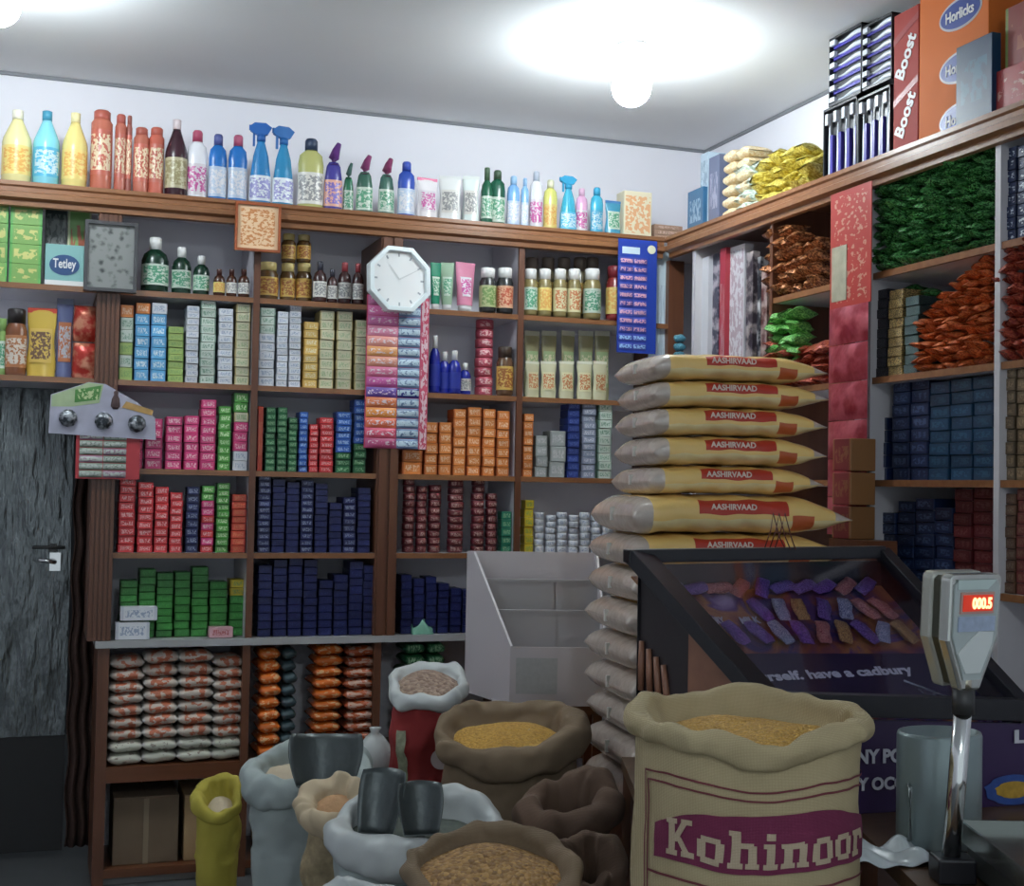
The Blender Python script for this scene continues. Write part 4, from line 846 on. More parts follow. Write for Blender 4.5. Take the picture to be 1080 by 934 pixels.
sfill('biscuit_box', 'dark red-brown carton', 'box', None, L2, 620, [(1056, 1070, 520, 9, 'chk2', pack((.12, .06, .035), (.2, .14, .09), None)), (1071, 1085, 515, 9, 'chk3', pack((.14, .03, .03), (.22, .12, .08), None)), (1086, 1100, 520, 9, 'chk', m_chk)], 'behind the scale', depth=.1)
m_db = pack((.01, .025, .09), (.55, .62, .7), (.01, .02, .06), sx=2, thr=.56)
sfill('chocolate_box', 'dark blue and white carton', 'box', None, L5, 252, [(1056, 1071, 155, 8, 'db', m_db), (1072, 1087, 152, 8, 'db', m_db), (1088, 1104, 150, 8, 'db', m_db)], 'by the end', depth=.1)
# tall compartment: combs, brushes and white blister packs standing
for i, (a, b_, yt, m_, d, dep_) in enumerate(((738, 746, 272, mat((.6, .6, .64), .4), 'white slim upright pack against the white post', .04), (747, 757, 268, foil((.05, .05, .08), (.45, .4, .45), .3, 24, .1), 'black and silver blister pack standing upright', .03),
        (758, 764, 262, pack((.45, .04, .06), (.6, .4, .4), None), 'slim red upright pack between pale packs', .03), (765, 784, 260, pack((.72, .70, .74), (.5, .4, .45), (.62, .6, .64), sx=4, sz=8, zone=(.45, .47)), 'wide white upright pack in the middle of the tall compartment', .04),
        (786, 793, 266, foil((.04, .03, .04), (.35, .3, .3), .3, 24, .1), 'narrow black blister pack with silver edges', .03), (794, 801, 272, foil((.03, .03, .04), (.6, .6, .62), .3, 22, .2), 'black comb pack with a white outline', .03), (802, 808, 285, foil((.1, .03, .03), (.4, .3, .28), .3, 24, .1), 'dark red comb pack beside the divider', .03))):
    carton('blister_pack', d, a, b_, 375, yt, m_, L4, dep_, side='side', front=.05 if i % 2 else .03, cat='packet')
# top of the side shelving
o, ww, hh2 = carton('snack_box', 'dark blue carton, low one at the inner end of the side top shelf', 725, 741, 236, 200, pack((.05, .16, .3), (.3, .45, .6), None), LT, .1, side='side')
o, ww, hh2 = carton('snack_box', 'tall pale blue carton at the inner end of the side top shelf', 738, 746, 232, 162, prt((.5, .62, .72), (.3, .4, .5)), LT, .08, side='side', front=.05)
o, ww, hh2 = carton('snack_box', 'tall slate-blue carton beside the cream noodle packs', 747, 758, 228, 165, pack((.12, .14, .22), (.3, .3, .4), None), LT, .1, side='side')
sfill('noodle_pack', 'cream and orange noodle pack', 'packet', None, LT, 218, [(760, 773, 158, 6, 'cr1', foil((.7, .5, .25), (.85, .75, .55), .35, 12, 0)), (774, 787, 154, 6, 'cr1', foil((.7, .5, .25), (.85, .75, .55), .35, 12, 0))], 'on top shelf', depth=.12, shape=upillow)
# toothbrush cartons: upright ones below, lying ones stacked above
M_blk = mat((.015, .016, .022), .35); M_brush = mat((.62, .66, .72), .3); M_pur = mat((.05, .04, .30), .3)
def brush_mb(mb, L, x=0, y=0):
    """upright brush, bristle head on top"""
    def f(u, v):
        a = 2 * PI * u; r = .0058 * (1 + .45 * math.sin(v * 5.2 + .6)); return (x + r * math.cos(a) + .003 * math.sin(v * 7), y + r * .8 * math.sin(a), L * v)
    mb.grid(f, 8, 14, closeu=True); mb.box(x - .008, x + .008, y - .016, y - .004, L * .82, L * .99)
def bbox(px0, px1, ybot, ytop, level, nb, desc, lying=False, z=None):
    a = onX(px0, ybot, XR + .02); b_ = onX(px1, ybot, XR + .02); zt = onX((px0 + px1) / 2, ytop, XR + .02).z
    w_ = a.y - b_.y; h_ = zt - level
    t = thing('toothbrush_box', desc, 'box', (XR + .02, a.y, level + .0006), -PI / 2)
    g = MB(); g.box(0, w_, .02, .12, 0, h_); g.box(0, w_, 0, .02, 0, h_ * .04); g.box(0, w_, 0, .02, h_ * .97, h_)
    g.box(0, .004, 0, .02, 0, h_); g.box(w_ - .004, w_, 0, .02, 0, h_); g.build('carton_body', M_blk, t)
    for k in range(nb):
        g = MB(); h2 = MB()
        if not lying:
            L_ = h_ * .88; xx = w_ * (k + .5) / nb; brush_mb(g, L_, xx, .012)
            o = g.build('toothbrush', M_brush, t); o.location = (0, 0, h_ * .05)
            h2.box(xx + w_ / nb * .16, xx + w_ / nb * .46, .006, .018, h_ * .05, h_ * .62); h2.build('packing_strip', M_pur, t)
        else:
            L_ = w_ * .92; brush_mb(g, L_, 0, .012); o = g.build('toothbrush', M_brush, t); zz = h_ * (k + .5) / nb
            o.rotation_euler = (0, -PI / 2, 0); o.location = (w_ * .96, 0, zz)
            h2.box(w_ * .05, w_ * .95, .012, .018, zz - h_ / nb * .42, zz - h_ / nb * .12); h2.build('packing_strip', M_pur, t)
    return a.y, b_.y, zt
bbox(868, 903, 176, 109, LT, 4, 'open black box of upright toothbrushes at the end of the row')
_, _, ztb = bbox(904, 938, 160, 97, LT, 4, 'open black box of upright toothbrushes beside the orange cartons')
zz = max(ztb, onX(885, 109, XR + .02).z) + .002
bbox(874, 908, 100, 33, zz, 6, 'black box of flat-lying toothbrushes on top of the upright ones', True)
bbox(909, 940, 90, 21, zz, 6, 'second black box of flat-lying toothbrushes against the orange carton', True)
# big drink cartons
M_orange = mat((.62, .14, .01), .7, noise=.12, nscale=3); M_red2 = mat((.32, .022, .014), .7, noise=.1, nscale=4)
def sidebox(name, desc, px0, px1, yb, ztop, m_, dep_=.22, front=.02, level=LT):
    a = onX(px0, yb, XR + front); b_ = onX(px1, yb, XR + front); w_ = a.y - b_.y
    t = thing(name, desc, 'box', (XR + front, a.y, level + .0006), -PI / 2); g = MB(); g.box(0, w_, 0, dep_, 0, ztop - level); g.build('carton_body', m_, t, bevel=.002); return t, w_, ztop - level
t, w_, h_ = sidebox('drink_carton', 'tall red carton with slanted white lettering beside the orange one', 942, 968, 150, ZCEIL - .05, M_red2)
for q in (.15, .56): text('Boost', M_ink, t, (w_ * .5, -.0015, h_ * q + .05), (.14, .05), rot=(PI / 2, -math.radians(62), 0), offset=.003)
for q in (.34, .78): g = MB(); g.prism([(0, h_ * q), (w_, h_ * (q + .12)), (w_, h_ * (q + .17)), (0, h_ * (q + .05))], -.001, 0); g.build('diagonal_band', mat((.28, .02, .02), .4), t)
t, w_, h_ = sidebox('drink_carton', 'very tall orange carton with three dark blue ovals', 969, 1042, 140, ZCEIL - .03, M_orange)
def hx(px, py): p = onX(px, py, XR + .02); return (onX(969, 140, XR + .02).y - p.y), p.z - LT
for (py, pxc) in ((14, 1013), (70, 1013), (124, 1013)):
    xx, zz_ = hx(pxc, py)
    g = MB(); g.prism([(xx + .095 * math.cos(2 * PI * i / 32), zz_ + .046 * math.sin(2 * PI * i / 32)) for i in range(32)], -.0012, 0); g.build('oval_edge', mat((.5, .5, .55), .4), t)
    g = MB(); g.prism([(xx + .088 * math.cos(2 * PI * i / 32), zz_ + .039 * math.sin(2 * PI * i / 32)) for i in range(32)], -.002, -.0012); g.build('oval_badge', mat((.02, .05, .28), .4), t)
    text('Horlicks', M_ink, t, (xx, -.0032, zz_), (.125, .032), offset=.002)
t, w_, h_ = sidebox('snack_carton', 'dark blue carton standing in front of the orange one', 1008, 1046, 122, onX(1028, 42, XR - .015).z, pack((.008, .04, .10), (.02, .10, .18), None, sx=3, sz=3), .03, front=-.015)
t, w_, h_ = sidebox('snack_carton', 'red carton at the near end of the side top shelf', 1046, 1092, 110, onX(1065, 70, XR + .0).z, pack((.36, .03, .03), (.6, .35, .3), None, sx=3, sz=3, thr=.6), .1, front=0)
t, w_, h_ = sidebox('snack_carton', 'green and red carton on top of the red one', 1060, 1095, 70, onX(1072, 4, XR + .01).z, pack((.3, .05, .04), (.45, .14, .08), (.2, .28, .06), sx=2, sz=1.2, thr=.55), .1, front=.012, level=onX(1065, 70, XR + .0).z + .001)

# ------------------------------------------------------------------ stack of flour bags
def plan(lat, fwd, z=0): v = EYE + RIGHT * lat + FWD * fwd; return Vector((v.x, v.y, z))
m_yb = mat((1.0, .66, .22), .32, noise=.06, nscale=6, bump=.15, coat=.3); m_cr = mat((1.0, .74, .38), .35, noise=.15, nscale=40, coat=.3)
m_gus = mat((.58, .49, .42), .22, noise=.22, nscale=24, bump=.5, coat=.5); m_lr = mat((.58, .05, .025), .35); m_sq = mat((.6, .13, .04), .35)
def bagmesh(a, b_, t_, seed):
    r_ = random.Random(seed); ph = [r_.uniform(0, 6) for _ in range(4)]; g = MB()
    def f(u, v):
        s_ = 2 * v - 1; an = 2 * PI * u
        left = (1 - max(0, (-s_ - .78) / .22) ** 2.6) ** .5 if s_ < -.78 else 1
        right = 1 - max(0, (s_ - .5) / .5) ** 1.9
        T = t_ * max(.07, min(left, right)); Wd = b_ * (1 - .05 * max(0, (s_ - .5) / .5) ** 2 - (.06 * max(0, (-s_ - .8) / .2)))
        c, q = math.cos(an), math.sin(an); ex = .42
        x = a * s_ - (.0 if abs(c) < .3 else 0); y = Wd * math.copysign(abs(c) ** ex, c); z = T * math.copysign(abs(q) ** .62, q)
        wr = .0018 * math.sin(11 * s_ + ph[0] + 2 * c) + .0015 * math.sin(23 * s_ + ph[1] + 5 * q)
        sag = -.012 * abs(s_) ** 3 
        return (x, y + wr * .6, z + wr * (T / t_) + sag + t_)
    def mf(u, v):
        s_ = 2 * v - 1; c, q = math.cos(2 * PI * u), math.sin(2 * PI * u)
        if s_ < -.82: return 2
        if c < -.25 and -.35 < q < .0 or False:
            pass
        if c < 0 and .02 < q < .62 and -.44 < s_ < .38: return 3
        if c < 0 and -.7 < q < .0 and .43 < s_ < .62: return 4
        if c < 0 and q < -.12: return 1
        if s_ > .82: return 2
        return 0
    g.grid(f, 56, 60, closeu=True, mf=mf)
    for e_ in (0, 59): g.add([f(i / 56, e_ / 59) for i in range(56)], [tuple(range(56))], 2 if e_ == 0 else 1)
    return g.mesh('bag_body', [m_yb, m_cr, m_gus, m_lr, m_sq])
PHI = CAMYAW + math.radians(13)
Ld = (RIGHT * math.cos(math.radians(13)) + FWD * math.sin(math.radians(13))); Sd = Vector((-Ld.y, Ld.x, 0))
def pz(py, px=697, D=3.7): return atD(px, py, D).z
tops = [367, 396, 425, 456, 488, 519, 561, 597, 634, 670, 706, 741, 775, 812, 850]
corner = plan((694 - CX) / F * 3.7, 3.7)
lettering_bag = textmesh('AASHIRVAAD', .1, .003, .0005, (.135, .017))
lettering_bag.materials.append(mat((.85, .7, .6), .4))
meshesS = [bagmesh(.262, .188, .048, s_) for s_ in range(3)]; meshesL = [bagmesh(.325, .225, .054, s_ + 9) for s_ in range(3)]
for k in range(len(tops) - 1):
    big = k >= 5; a, b_, tt = (.325, .225, .054) if big else (.262, .188, .044)
    cen = corner + Ld * .25 + Sd * .19 + Ld * (random.uniform(-.008, .008)) + (Ld * .0 if not big else Ld * -.005)
    zt = pz(tops[k]); zb_ = pz(tops[k + 1]); hgt = zt - zb_
    t = thing('flour_bag', f'yellow flour bag with red label, ' + ('topmost of the tall stack' if k == 0 else ORD[k + 1] + ' from the top of the tall stack'), 'bag', (cen.x, cen.y, zb_), PHI + random.uniform(-.025, .025), None)
    o = link('bag_body', (meshesL if big else meshesS)[k % 3], t, (0, 0, 0)); o.scale = (1, 1, hgt / (2 * (.054 if big else .048)) * .955)
    if k < 7:
        o = link('lettering', lettering_bag, t, (-.0 if not big else 0, -(b_ + .006), hgt * .72)); o.rotation_euler = (math.radians(80), 0, 0)
        o.location = (-.03 * a / .262, -(b_ * .985) - .004, hgt * .665)
    g = MB(); g.box(-a - .004, -a + .006, -.018, -.006, hgt * .25, hgt * .6); g.build('seal', mat((.7, .68, .62), .3), t)
zst = pz(tops[-1]) - .008
t = thing('wooden_crate', 'dark wooden crate carrying the tall stack of flour bags', 'crate', (*(corner + Ld * .25 + Sd * .19).xy, 0), PHI)
g = MB()
for q in range(4):
    zq = zst * q / 4; g.box(-.28, .28, -.2, -.185, zq + .004, zq + zst / 4 - .008); g.box(-.28, .28, .185, .2, zq + .004, zq + zst / 4 - .008); g.box(-.28, -.265, -.185, .185, zq + .004, zq + zst / 4 - .008); g.box(.265, .28, -.185, .185, zq + .004, zq + zst / 4 - .008)
g.build('slats', M_wood, t)
g = MB(); g.box(-.28, .28, -.2, .2, zst - .008, zst - .001); g.build('lid', M_wood, t)

# ------------------------------------------------------------------ shop desk
ZD = .79
dk = [plan(.285, 3.34), plan(1.30, 3.34), plan(1.45, 1.75), plan(.70, 1.75), plan(.70, 2.70), plan(.285, 2.70)]
t = thing('shop_desk', 'dark wooden desk under the chocolate display and weighing scale', 'desk', (dk[0].x, dk[0].y, 0))
def tpart(name, mb, m_, bev=0): o = mb.build(name, m_, t, bevel=bev); o.location = -t.location; return o
g = MB(); g.add([(p.x, p.y, ZD - .03) for p in dk] + [(p.x, p.y, ZD) for p in dk], [tuple(range(6)), tuple(range(11, 5, -1))] + [(i, i + 6, (i + 1) % 6 + 6, (i + 1) % 6) for i in range(6)]); tpart('desk_top', g, wood((.06, .03, .016), (.13, .07, .035), .4))
cen_ = sum(dk, Vector()) / 6
for p in dk:
    q = p + (cen_ - p).normalized() * .06; g = MB(); g.box(q.x - .025, q.x + .025, q.y - .025, q.y + .025, 0, ZD - .03); tpart('leg', g, M_woodv)
g = MB(); qq = [p + (cen_ - p).normalized() * .05 for p in dk]; g.quadbox(Vector((qq[3].x, qq[3].y, .1)), Vector((qq[2].x, qq[2].y, .1)), Vector((qq[2].x, qq[2].y, ZD - .03)), Vector((qq[3].x, qq[3].y, ZD - .03)), FWD * .015); tpart('front_panel', g, M_wood)

# ------------------------------------------------------------------ chocolate display case
BLk = atD(673, 586, 3.05); BRk = atD(930, 582, 3.28); FLk = atD(812, 741, 2.72); FRk = atD(1082, 748, 2.82)
_n = (FLk - BLk).cross(BRk - BLk); _r = ray(1082, 748); FRk = EYE + _r * ((BLk - EYE).dot(_n) / _r.dot(_n))
zt_b = (BLk.z + BRk.z) / 2; zt_f = (FLk.z + FRk.z) / 2
t = thing('chocolate_display', 'black-framed glass-topped chocolate display case on the desk behind the printed sack', 'display case', (FLk.x, FLk.y, ZD))
M_fr = mat((.008, .008, .012), .35); 
down = lambda p, z: Vector((p.x, p.y, z))
def bar(a, b_, wd, ht, m_=M_fr, nm='frame_bar', bev=.002):
    """bar a->b with square section"""
    d_ = (b_ - a).normalized(); up = Vector((0, 0, 1)); s_ = d_.cross(up).normalized() * wd / 2; u_ = s_.cross(d_).normalized() * ht / 2
    g = MB(); c = [a - s_ - u_, a + s_ - u_, a + s_ + u_, a - s_ + u_]; g.quadbox(*c, b_ - a); return tpart(nm, g, m_, bev)
bar(BLk, FLk, .06, .035); bar(BRk, FRk, .035, .03); bar(BLk - (BRk - BLk).normalized() * .03, BRk, .035, .03); bar(FLk, FRk, .04, .045)
nrm = (FLk - BLk).cross(BRk - BLk).normalized();
if nrm.z < 0: nrm = -nrm
g = MB(); g.quadbox(BLk, BRk, FRk, FLk, nrm * .003); tpart('glass_lid', g, clear_film(.07, .05, (.9, .9, .95)))
# inner sloping picture board
ins = -nrm * .05
m, nt, b = nodes_mat('picture_board'); L = nt.links.new; tc = N(nt, 'ShaderNodeTexCoord'); nz = N(nt, 'ShaderNodeTexNoise'); nz.inputs['Scale'].default_value = 7; nz.inputs['Detail'].default_value = 6
nz.inputs['Distortion'].default_value = 1.2
cr = N(nt, 'ShaderNodeValToRGB'); els = cr.color_ramp.elements; els[0].position = .3; els[0].color = (.05, .02, .12, 1); els[1].position = .75; els[1].color = (.5, .4, .6, 1)
for p_, c_ in ((.42, (.05, .03, .16, 1)), (.5, (.25, .07, .05, 1)), (.58, (.4, .17, .06, 1)), (.64, (.1, .03, .2, 1))): e_ = els.new(p_); e_.color = c_
L(tc.outputs['Object'], nz.inputs['Vector']); L(nz.outputs['Fac'], cr.inputs[0]); L(cr.outputs[0], b.inputs['Base Color']); b.inputs['Roughness'].default_value = .4
m_pic = m
def onlid(u, v, d_=.05):  # u across, v from back to front
    a = BLk.lerp(BRk, u); c = FLk.lerp(FRk, u); return a.lerp(c, v) - nrm * d_
g = MB(); g.quadbox(onlid(.0, .0, .06), onlid(1, .0, .06), onlid(1, 1, .06), onlid(.0, 1, .06), -nrm * .004); tpart('picture_board', g, m_pic)
g = MB(); g.quadbox(onlid(.0, .56, .058), onlid(1, .56, .058), onlid(1, .9, .058), onlid(.0, .9, .058), nrm * .002); tpart('slogan_band', g, mat((.018, .012, .05), .4))
def lidtext(s, u, v, wd, ht, m_, d_=.054, name='lettering'):
    o = onlid(u, v, d_); ex = (BRk - BLk).normalized(); ey = nrm.cross(ex).normalized()
    me = textmesh(s, .1, .0035, .0005, (wd, ht)); me.materials.append(m_); ob = link(name, me, t)
    R_ = Matrix((ex, ey, nrm)).transposed().to_4x4(); R_.translation = o - t.location; ob.matrix_local = R_; return ob
lidtext('yourself. have a cadbury', .42, .70, .44, .036, mat((.62, .62, .68), .5))
lidtext('DAIRY', .16, .34, .05, .022, mat((.5, .5, .6), .5)); lidtext('MILK', .30, .34, .05, .022, mat((.5, .5, .6), .5))
lidtext('nuts', .5, .86, .04, .02, mat((.5, .5, .6), .5)); lidtext('now', .86, .87, .05, .016, mat((.5, .5, .6), .5))
# wrapped bars inside
mch = [foil((.06, .02, .18), (.35, .2, .6), .3, 20, .3), foil((.25, .03, .05), (.75, .35, .3), .3, 20, .2), foil((.04, .06, .2), (.75, .75, .9), .3, 24, .3), foil((.25, .12, .05), (.65, .38, .14), .35, 16, .2), foil((.09, .03, .22), (.3, .12, .5), .3, 14, .2)]
ex = (BRk - BLk).normalized(); ey = nrm.cross(ex).normalized()
descs = ['purple', 'red', 'silver and navy', 'golden brown', 'dark violet']
k = 0
for j in range(3):
    for i in range(10):
        u = .09 + i * .087 + random.uniform(-.01, .01); v = .14 + j * .155
        if j == 1 and i < 3: k += 1; continue
        ci = (i * 2 + j * 3) % 5 if random.random() < .7 else random.randrange(5)
        P = onlid(u, v, .042)
        o = link('chocolate_bar', crumple(k, mch[ci]), None, P); an = random.uniform(-.5, .5) + (PI / 2 if j else .6)
        ax = ex * math.cos(an) + ey * math.sin(an); R_ = Matrix((ax, nrm.cross(ax), nrm)).transposed().to_4x4(); R_.translation = P
        o.matrix_world = R_ @ Matrix.Diagonal((.075, .032, .02, 1)); k += 1
        tag(o, f'{descs[ci]} wrapped chocolate bar, {ORD[i + 1]} along the {["back", "middle", "front"][j]} row inside the display case', 'chocolate bar')
# wire rack inside at the front
for i in range(5):
    a = onlid(.72 + i * .045, .80 + i * .02, .045); b_ = onlid(.76 + i * .045, .96, .05); bar(a, b_, .003, .003, mat((.6, .65, .7), .2, .8), 'rack_wire', 0)
bar(onlid(.68, .76, .04), onlid(.98, .99, .04), .004, .004, mat((.6, .65, .7), .2, .8), 'rack_wire', 0)
# sides, back and front down to the desk
def panel(nm, p, q, z0a, z1a, z0b, z1b, th, m_):
    g = MB(); g.quadbox(Vector((p.x, p.y, z0a)), Vector((q.x, q.y, z0b)), Vector((q.x, q.y, z1b)), Vector((p.x, p.y, z1a)), th); return tpart(nm, g, m_)
lo = ZD + .001
panel('side_panel', BLk, FLk, lo, BLk.z - .02, lo, FLk.z - .02, RIGHT * .01, mat((.02, .014, .016), .35))
panel('side_panel', BRk, FRk, lo, BRk.z - .02, lo, FRk.z - .02, RIGHT * -.01, M_fr)
panel('back_panel', BLk, BRk, lo, BLk.z - .02, lo, BRk.z - .02, FWD * -.01, M_fr)
m_ppl = mat((.035, .014, .075), .35)
panel('front_panel', FLk, FRk, lo, FLk.z - .03, lo, FRk.z - .03, FWD * .01, m_ppl)
fx = (FRk - FLk); fx.z = 0; W_ = fx.length; fx.normalize(); fn = Vector((fx.y, -fx.x, 0)); ang = math.atan2(fx.y, fx.x)
def ftext(s, px, py, wd, ht, c=(.62, .62, .68), d_=.004):
    P = ray(px, py); s0 = (FLk - EYE).dot(fn) / P.dot(fn); P = EYE + P * s0 + fn * d_ - t.location
    ob = text(s, mat(c, .5), t, P, (wd, ht), rot=(PI / 2, 0, ang), offset=.004, ex=.001); return ob
ftext('ANY PO', 921, 797, .135, .03); ftext('ANY OCC', 917, 826, .16, .027)
o = ftext('L', 1075, 776, .03, .028)
g = MB(); 
# blue ellipse with a smaller gold one on the front
P = EYE + ray(1068, 832) * ((FLk - EYE).dot(fn) / ray(1068, 832).dot(fn)); Pl = P + fn * .003
def ell(rx, rz, d_, m_, nm):
    g = MB(); g.prism([(rx * math.cos(2 * PI * i / 24) * (1 + .08 * math.sin(i * 2.4)), rz * math.sin(2 * PI * i / 24)) for i in range(24)], -d_ - .001, -d_); o = g.build(nm, m_, t); o.location = Pl - t.location; o.rotation_euler = (0, 0, ang); return o
ell(.07, .032, .0, mat((.03, .08, .3), .4, noise=.5, nscale=30), 'blue_ellipse'); ell(.045, .018, .0012, mat((.5, .3, .04), .4, noise=.6, nscale=60), 'gold_ellipse')
# pictures on the left side panel: fingers of chocolate
m_fing = mat((.28, .13, .08), .4, noise=.4, nscale=18)
sx_ = (FLk - BLk); sx_.z = 0; SW = sx_.length; sx_.normalize(); sang = math.atan2(sx_.y, sx_.x); sn = Vector((sx_.y, -sx_.x, 0))
if sn.dot(RIGHT) > 0: sn = -sn
for i in range(4):
    g = MB(); xx = .02 + i * .024; zz = 1.11 - i * .015
    pts = [BLk + sx_ * (xx + .02 * q * i / 3 + .0) + sn * .004 for q in (0, .5, 1)]; pts = [Vector((p.x, p.y, zz - .11 * q)) for p, q in zip(pts, (0, .5, 1))]
    g.tube(pts, [.006, .008, .007], 8); tpart('wafer_print', g, m_fing)
g = MB(); a = BLk + sx_ * SW * .42; b_ = BLk + sx_ * SW * .80
g.quadbox(Vector((a.x, a.y, .9)), Vector((b_.x, b_.y, .88)), Vector((b_.x, b_.y, 1.06)), Vector((a.x, a.y, 1.14)), sn * .003); tpart('chocolate_print', g, m_fing)
# thin twisted wire standing on the case
P = atD(815, 579, 3.17); w3 = MB()
for q in range(3):
    w3.tube([P + RIGHT * (.012 * q - .02) , P + RIGHT * (.012 * q - .005) + Vector((0, 0, .045)), P + RIGHT * (.014 * q + .0) + Vector((0, 0, .085)), P + RIGHT * (.014 * q + .015) + Vector((0, 0, .03)), P + RIGHT * (.012 * q + .03) + Vector((0, 0, .0))], .0016, 6)
o = w3.build('wire_clip', mat((.12, .03, .02), .4)); tag(o, 'thin dark wire clip standing on the back edge of the display case', 'wire')

# ------------------------------------------------------------------ grey canister and plastic sheet
D = 2.54; cpos = atD(990, 880, D); wr = 93 / F * D / 2
H = atD(990, 772, D).z - ZD
t = thing('canister', 'grey steel canister behind the scale pole', 'canister', (cpos.x, cpos.y, ZD + .001))
g = MB(); g.lathe([(wr * .96, 0), (wr, .006), (wr, H * .97), (wr * .97, H), (wr * .92, H), (wr * .92, H * .1), (0, H * .1)], 36, sy=.8); g.build('canister_body', mat((.26, .32, .32), .3, metal=.35, bump=.1, nscale=6), t)
g = MB(); g.tube([(-wr * 1.0, -.02, H * .08), (-wr * 1.03, -.03, H * .1), (-wr * 1.03, -.03, H * .55), (-wr * 1.0, -.02, H * .57)], .004); g.build('handle', mat((.3, .33, .33), .25, .8), t)
P = onZ(935, 905, ZD)
g = MB()
def f(u, v): return (.16 * (u - .5) * (1 + .1 * math.sin(6 * v)), .13 * (v - .5) * (1 + .1 * math.sin(5 * u)), .004 + .022 * (math.sin(5 * u + 1) * math.sin(4 * v + .5)) ** 2 + .004 * math.sin(17 * u + 9 * v))
g.grid(f, 30, 24); o = g.build('plastic_sheet', mat((.55, .6, .62), .3), None, (P.x + .01, P.y, ZD), CAMYAW); so = o.modifiers.new('s', 'SOLIDIFY'); so.thickness = .002; tag(o, 'crumpled white plastic sheet lying on the desk before the canister', 'plastic sheet')

# ------------------------------------------------------------------ weighing scale
DS = 2.3
base = atD(1003, 905, DS); topP = atD(1016, 742, DS)
chrome = mat((.75, .76, .74), .12, 1.0); steel = mat((.42, .44, .43), .28, .9)
t = thing('weighing_scale', 'electronic weighing scale with chrome pole and red digital readout', 'scale', (base.x, base.y, ZD), CAMYAW)
def loc(P): v = Vector(P) - Vector((base.x, base.y, ZD)); c, s_ = math.cos(-CAMYAW), math.sin(-CAMYAW); return Vector((v.x * c - v.y * s_, v.x * s_ + v.y * c, v.z))
bz = base.z - ZD
g = MB(); g.tube([(0, 0, bz), loc(topP)], .0155, 20); g.build('pole', chrome, t)
g = MB(); g.box(-.03, .035, -.03, .03, 0.001, bz + .005); g.build('pole_socket', M_fr, t, bevel=.004)
tp = loc(topP); g = MB(); g.lathe([(.019, -.012), (.019, .03)], 20, cx=tp.x, cy=tp.y, z0=tp.z - .005); g.build('collar', mat((.03, .03, .03), .4), t)
g = MB(); g.lathe([(.014, 0), (.014, .035)], 16, cx=tp.x, cy=tp.y, z0=tp.z + .02); g.build('pole_neck', mat((.6, .55, .42), .2, .9), t)
# head: shield-shaped box, turned a little to show its side
hc = loc(atD(1027, 660, DS)); hw = .047; HS = 1.16
hd = MB(); poly = [(-.020, -.105), (.020, -.105), (.028, -.085), (.052, -.030), (.054, .062), (.046, .068), (-.046, .068), (-.054, .062), (-.052, -.030), (-.028, -.085)]
hz = hc.z + .012
def hbuild(nm, m_, poly_, y0, y1, sc_=1, dz=0, bev=0):
    g = MB(); g.prism([(x * sc_ * HS, (z * sc_ + dz) * HS) for x, z in poly_], y0, y1); o = g.build(nm, m_, t, bevel=bev); o.location = (hc.x - .008, hc.y, hz); o.rotation_euler = (math.radians(4), 0, math.radians(28)); return o
hbuild('head_back', mat((.50, .50, .44), .25, .5), poly, .028, .055, bev=.006)
hbuild('head_seam', mat((.06, .06, .04), .3, .3), poly, .012, .028, .93)
hbuild('head_front', mat((.55, .56, .52), .18, .8), poly, -.012, .012, bev=.005)
hbuild('face_plate', mat((.42, .47, .46), .25), poly, -.0145, -.012, .84)
def hpart(nm, m_, x0, x1, z0, z1, y0=-.017, y1=-.0145): return hbuild(nm, m_, [(x0, z0), (x1, z0), (x1, z1), (x0, z1)], y0, y1)
hpart('display_bezel', mat((.5, .3, .25), .4), -.034, .034, .010, .042); hpart('display_window', emis((.55, .03, .01), .55), -.030, .030, .014, .038, -.0185, -.017)
hpart('blue_label', mat((.35, .42, .55), .4, noise=.35, nscale=60), -.036, .038, -.016, .006)
hbuild('reflection_sticker', mat((.62, .66, .64), .3), [(-.034, -.048), (.006, -.016), (.036, -.018), (.034, -.035), (.014, -.078), (-.016, -.078)], -.017, -.0145)  # white sticker shape with a corner reflection put into its colour
hbuild('upper_label', mat((.5, .6, .57), .3), [(-.04, .046), (.02, .046), (.038, .06), (-.04, .06)], -.0165, -.0145)
me = textmesh('000.5', .1, .004, .0004, (.046, .020)); me.materials.append(emis((1.0, .55, .25), 2.2)); o = link('digits', me, t); 
o.rotation_euler = (math.radians(94), 0, math.radians(28))
R_ = Matrix.Rotation(math.radians(28), 4, 'Z') @ Matrix.Rotation(math.radians(4), 4, 'X'); o.location = Vector((hc.x - .008, hc.y, hz)) + (R_ @ Vector((.008, -.0195, .030)))
# platform: steel tray on a box
A = loc(onZ(1022, 850, .865)); 
g = MB(); g.box(.05, .36, -.2, .07, .001, .055); g.build('scale_body', mat((.05, .055, .05), .35), t, bevel=.006)
for a in ((.09, -.1), (.09, .1), (.32, -.1), (.32, .1)): pass
g = MB(); g.box(.045, .37, -.22, .08, .064, .070); g.box(.045, .37, -.225, -.22, .050, .085); g.box(.045, .37, .08, .085, .05, .085); g.box(.04, .045, -.225, .085, .05, .085); g.box(.37, .375, -.225, .085, .05, .085); g.box(.12, .3, -.15, .01, .055, .064)
g.build('steel_tray', mat((.36, .38, .36), .22, .95, bump=.06, nscale=8), t)

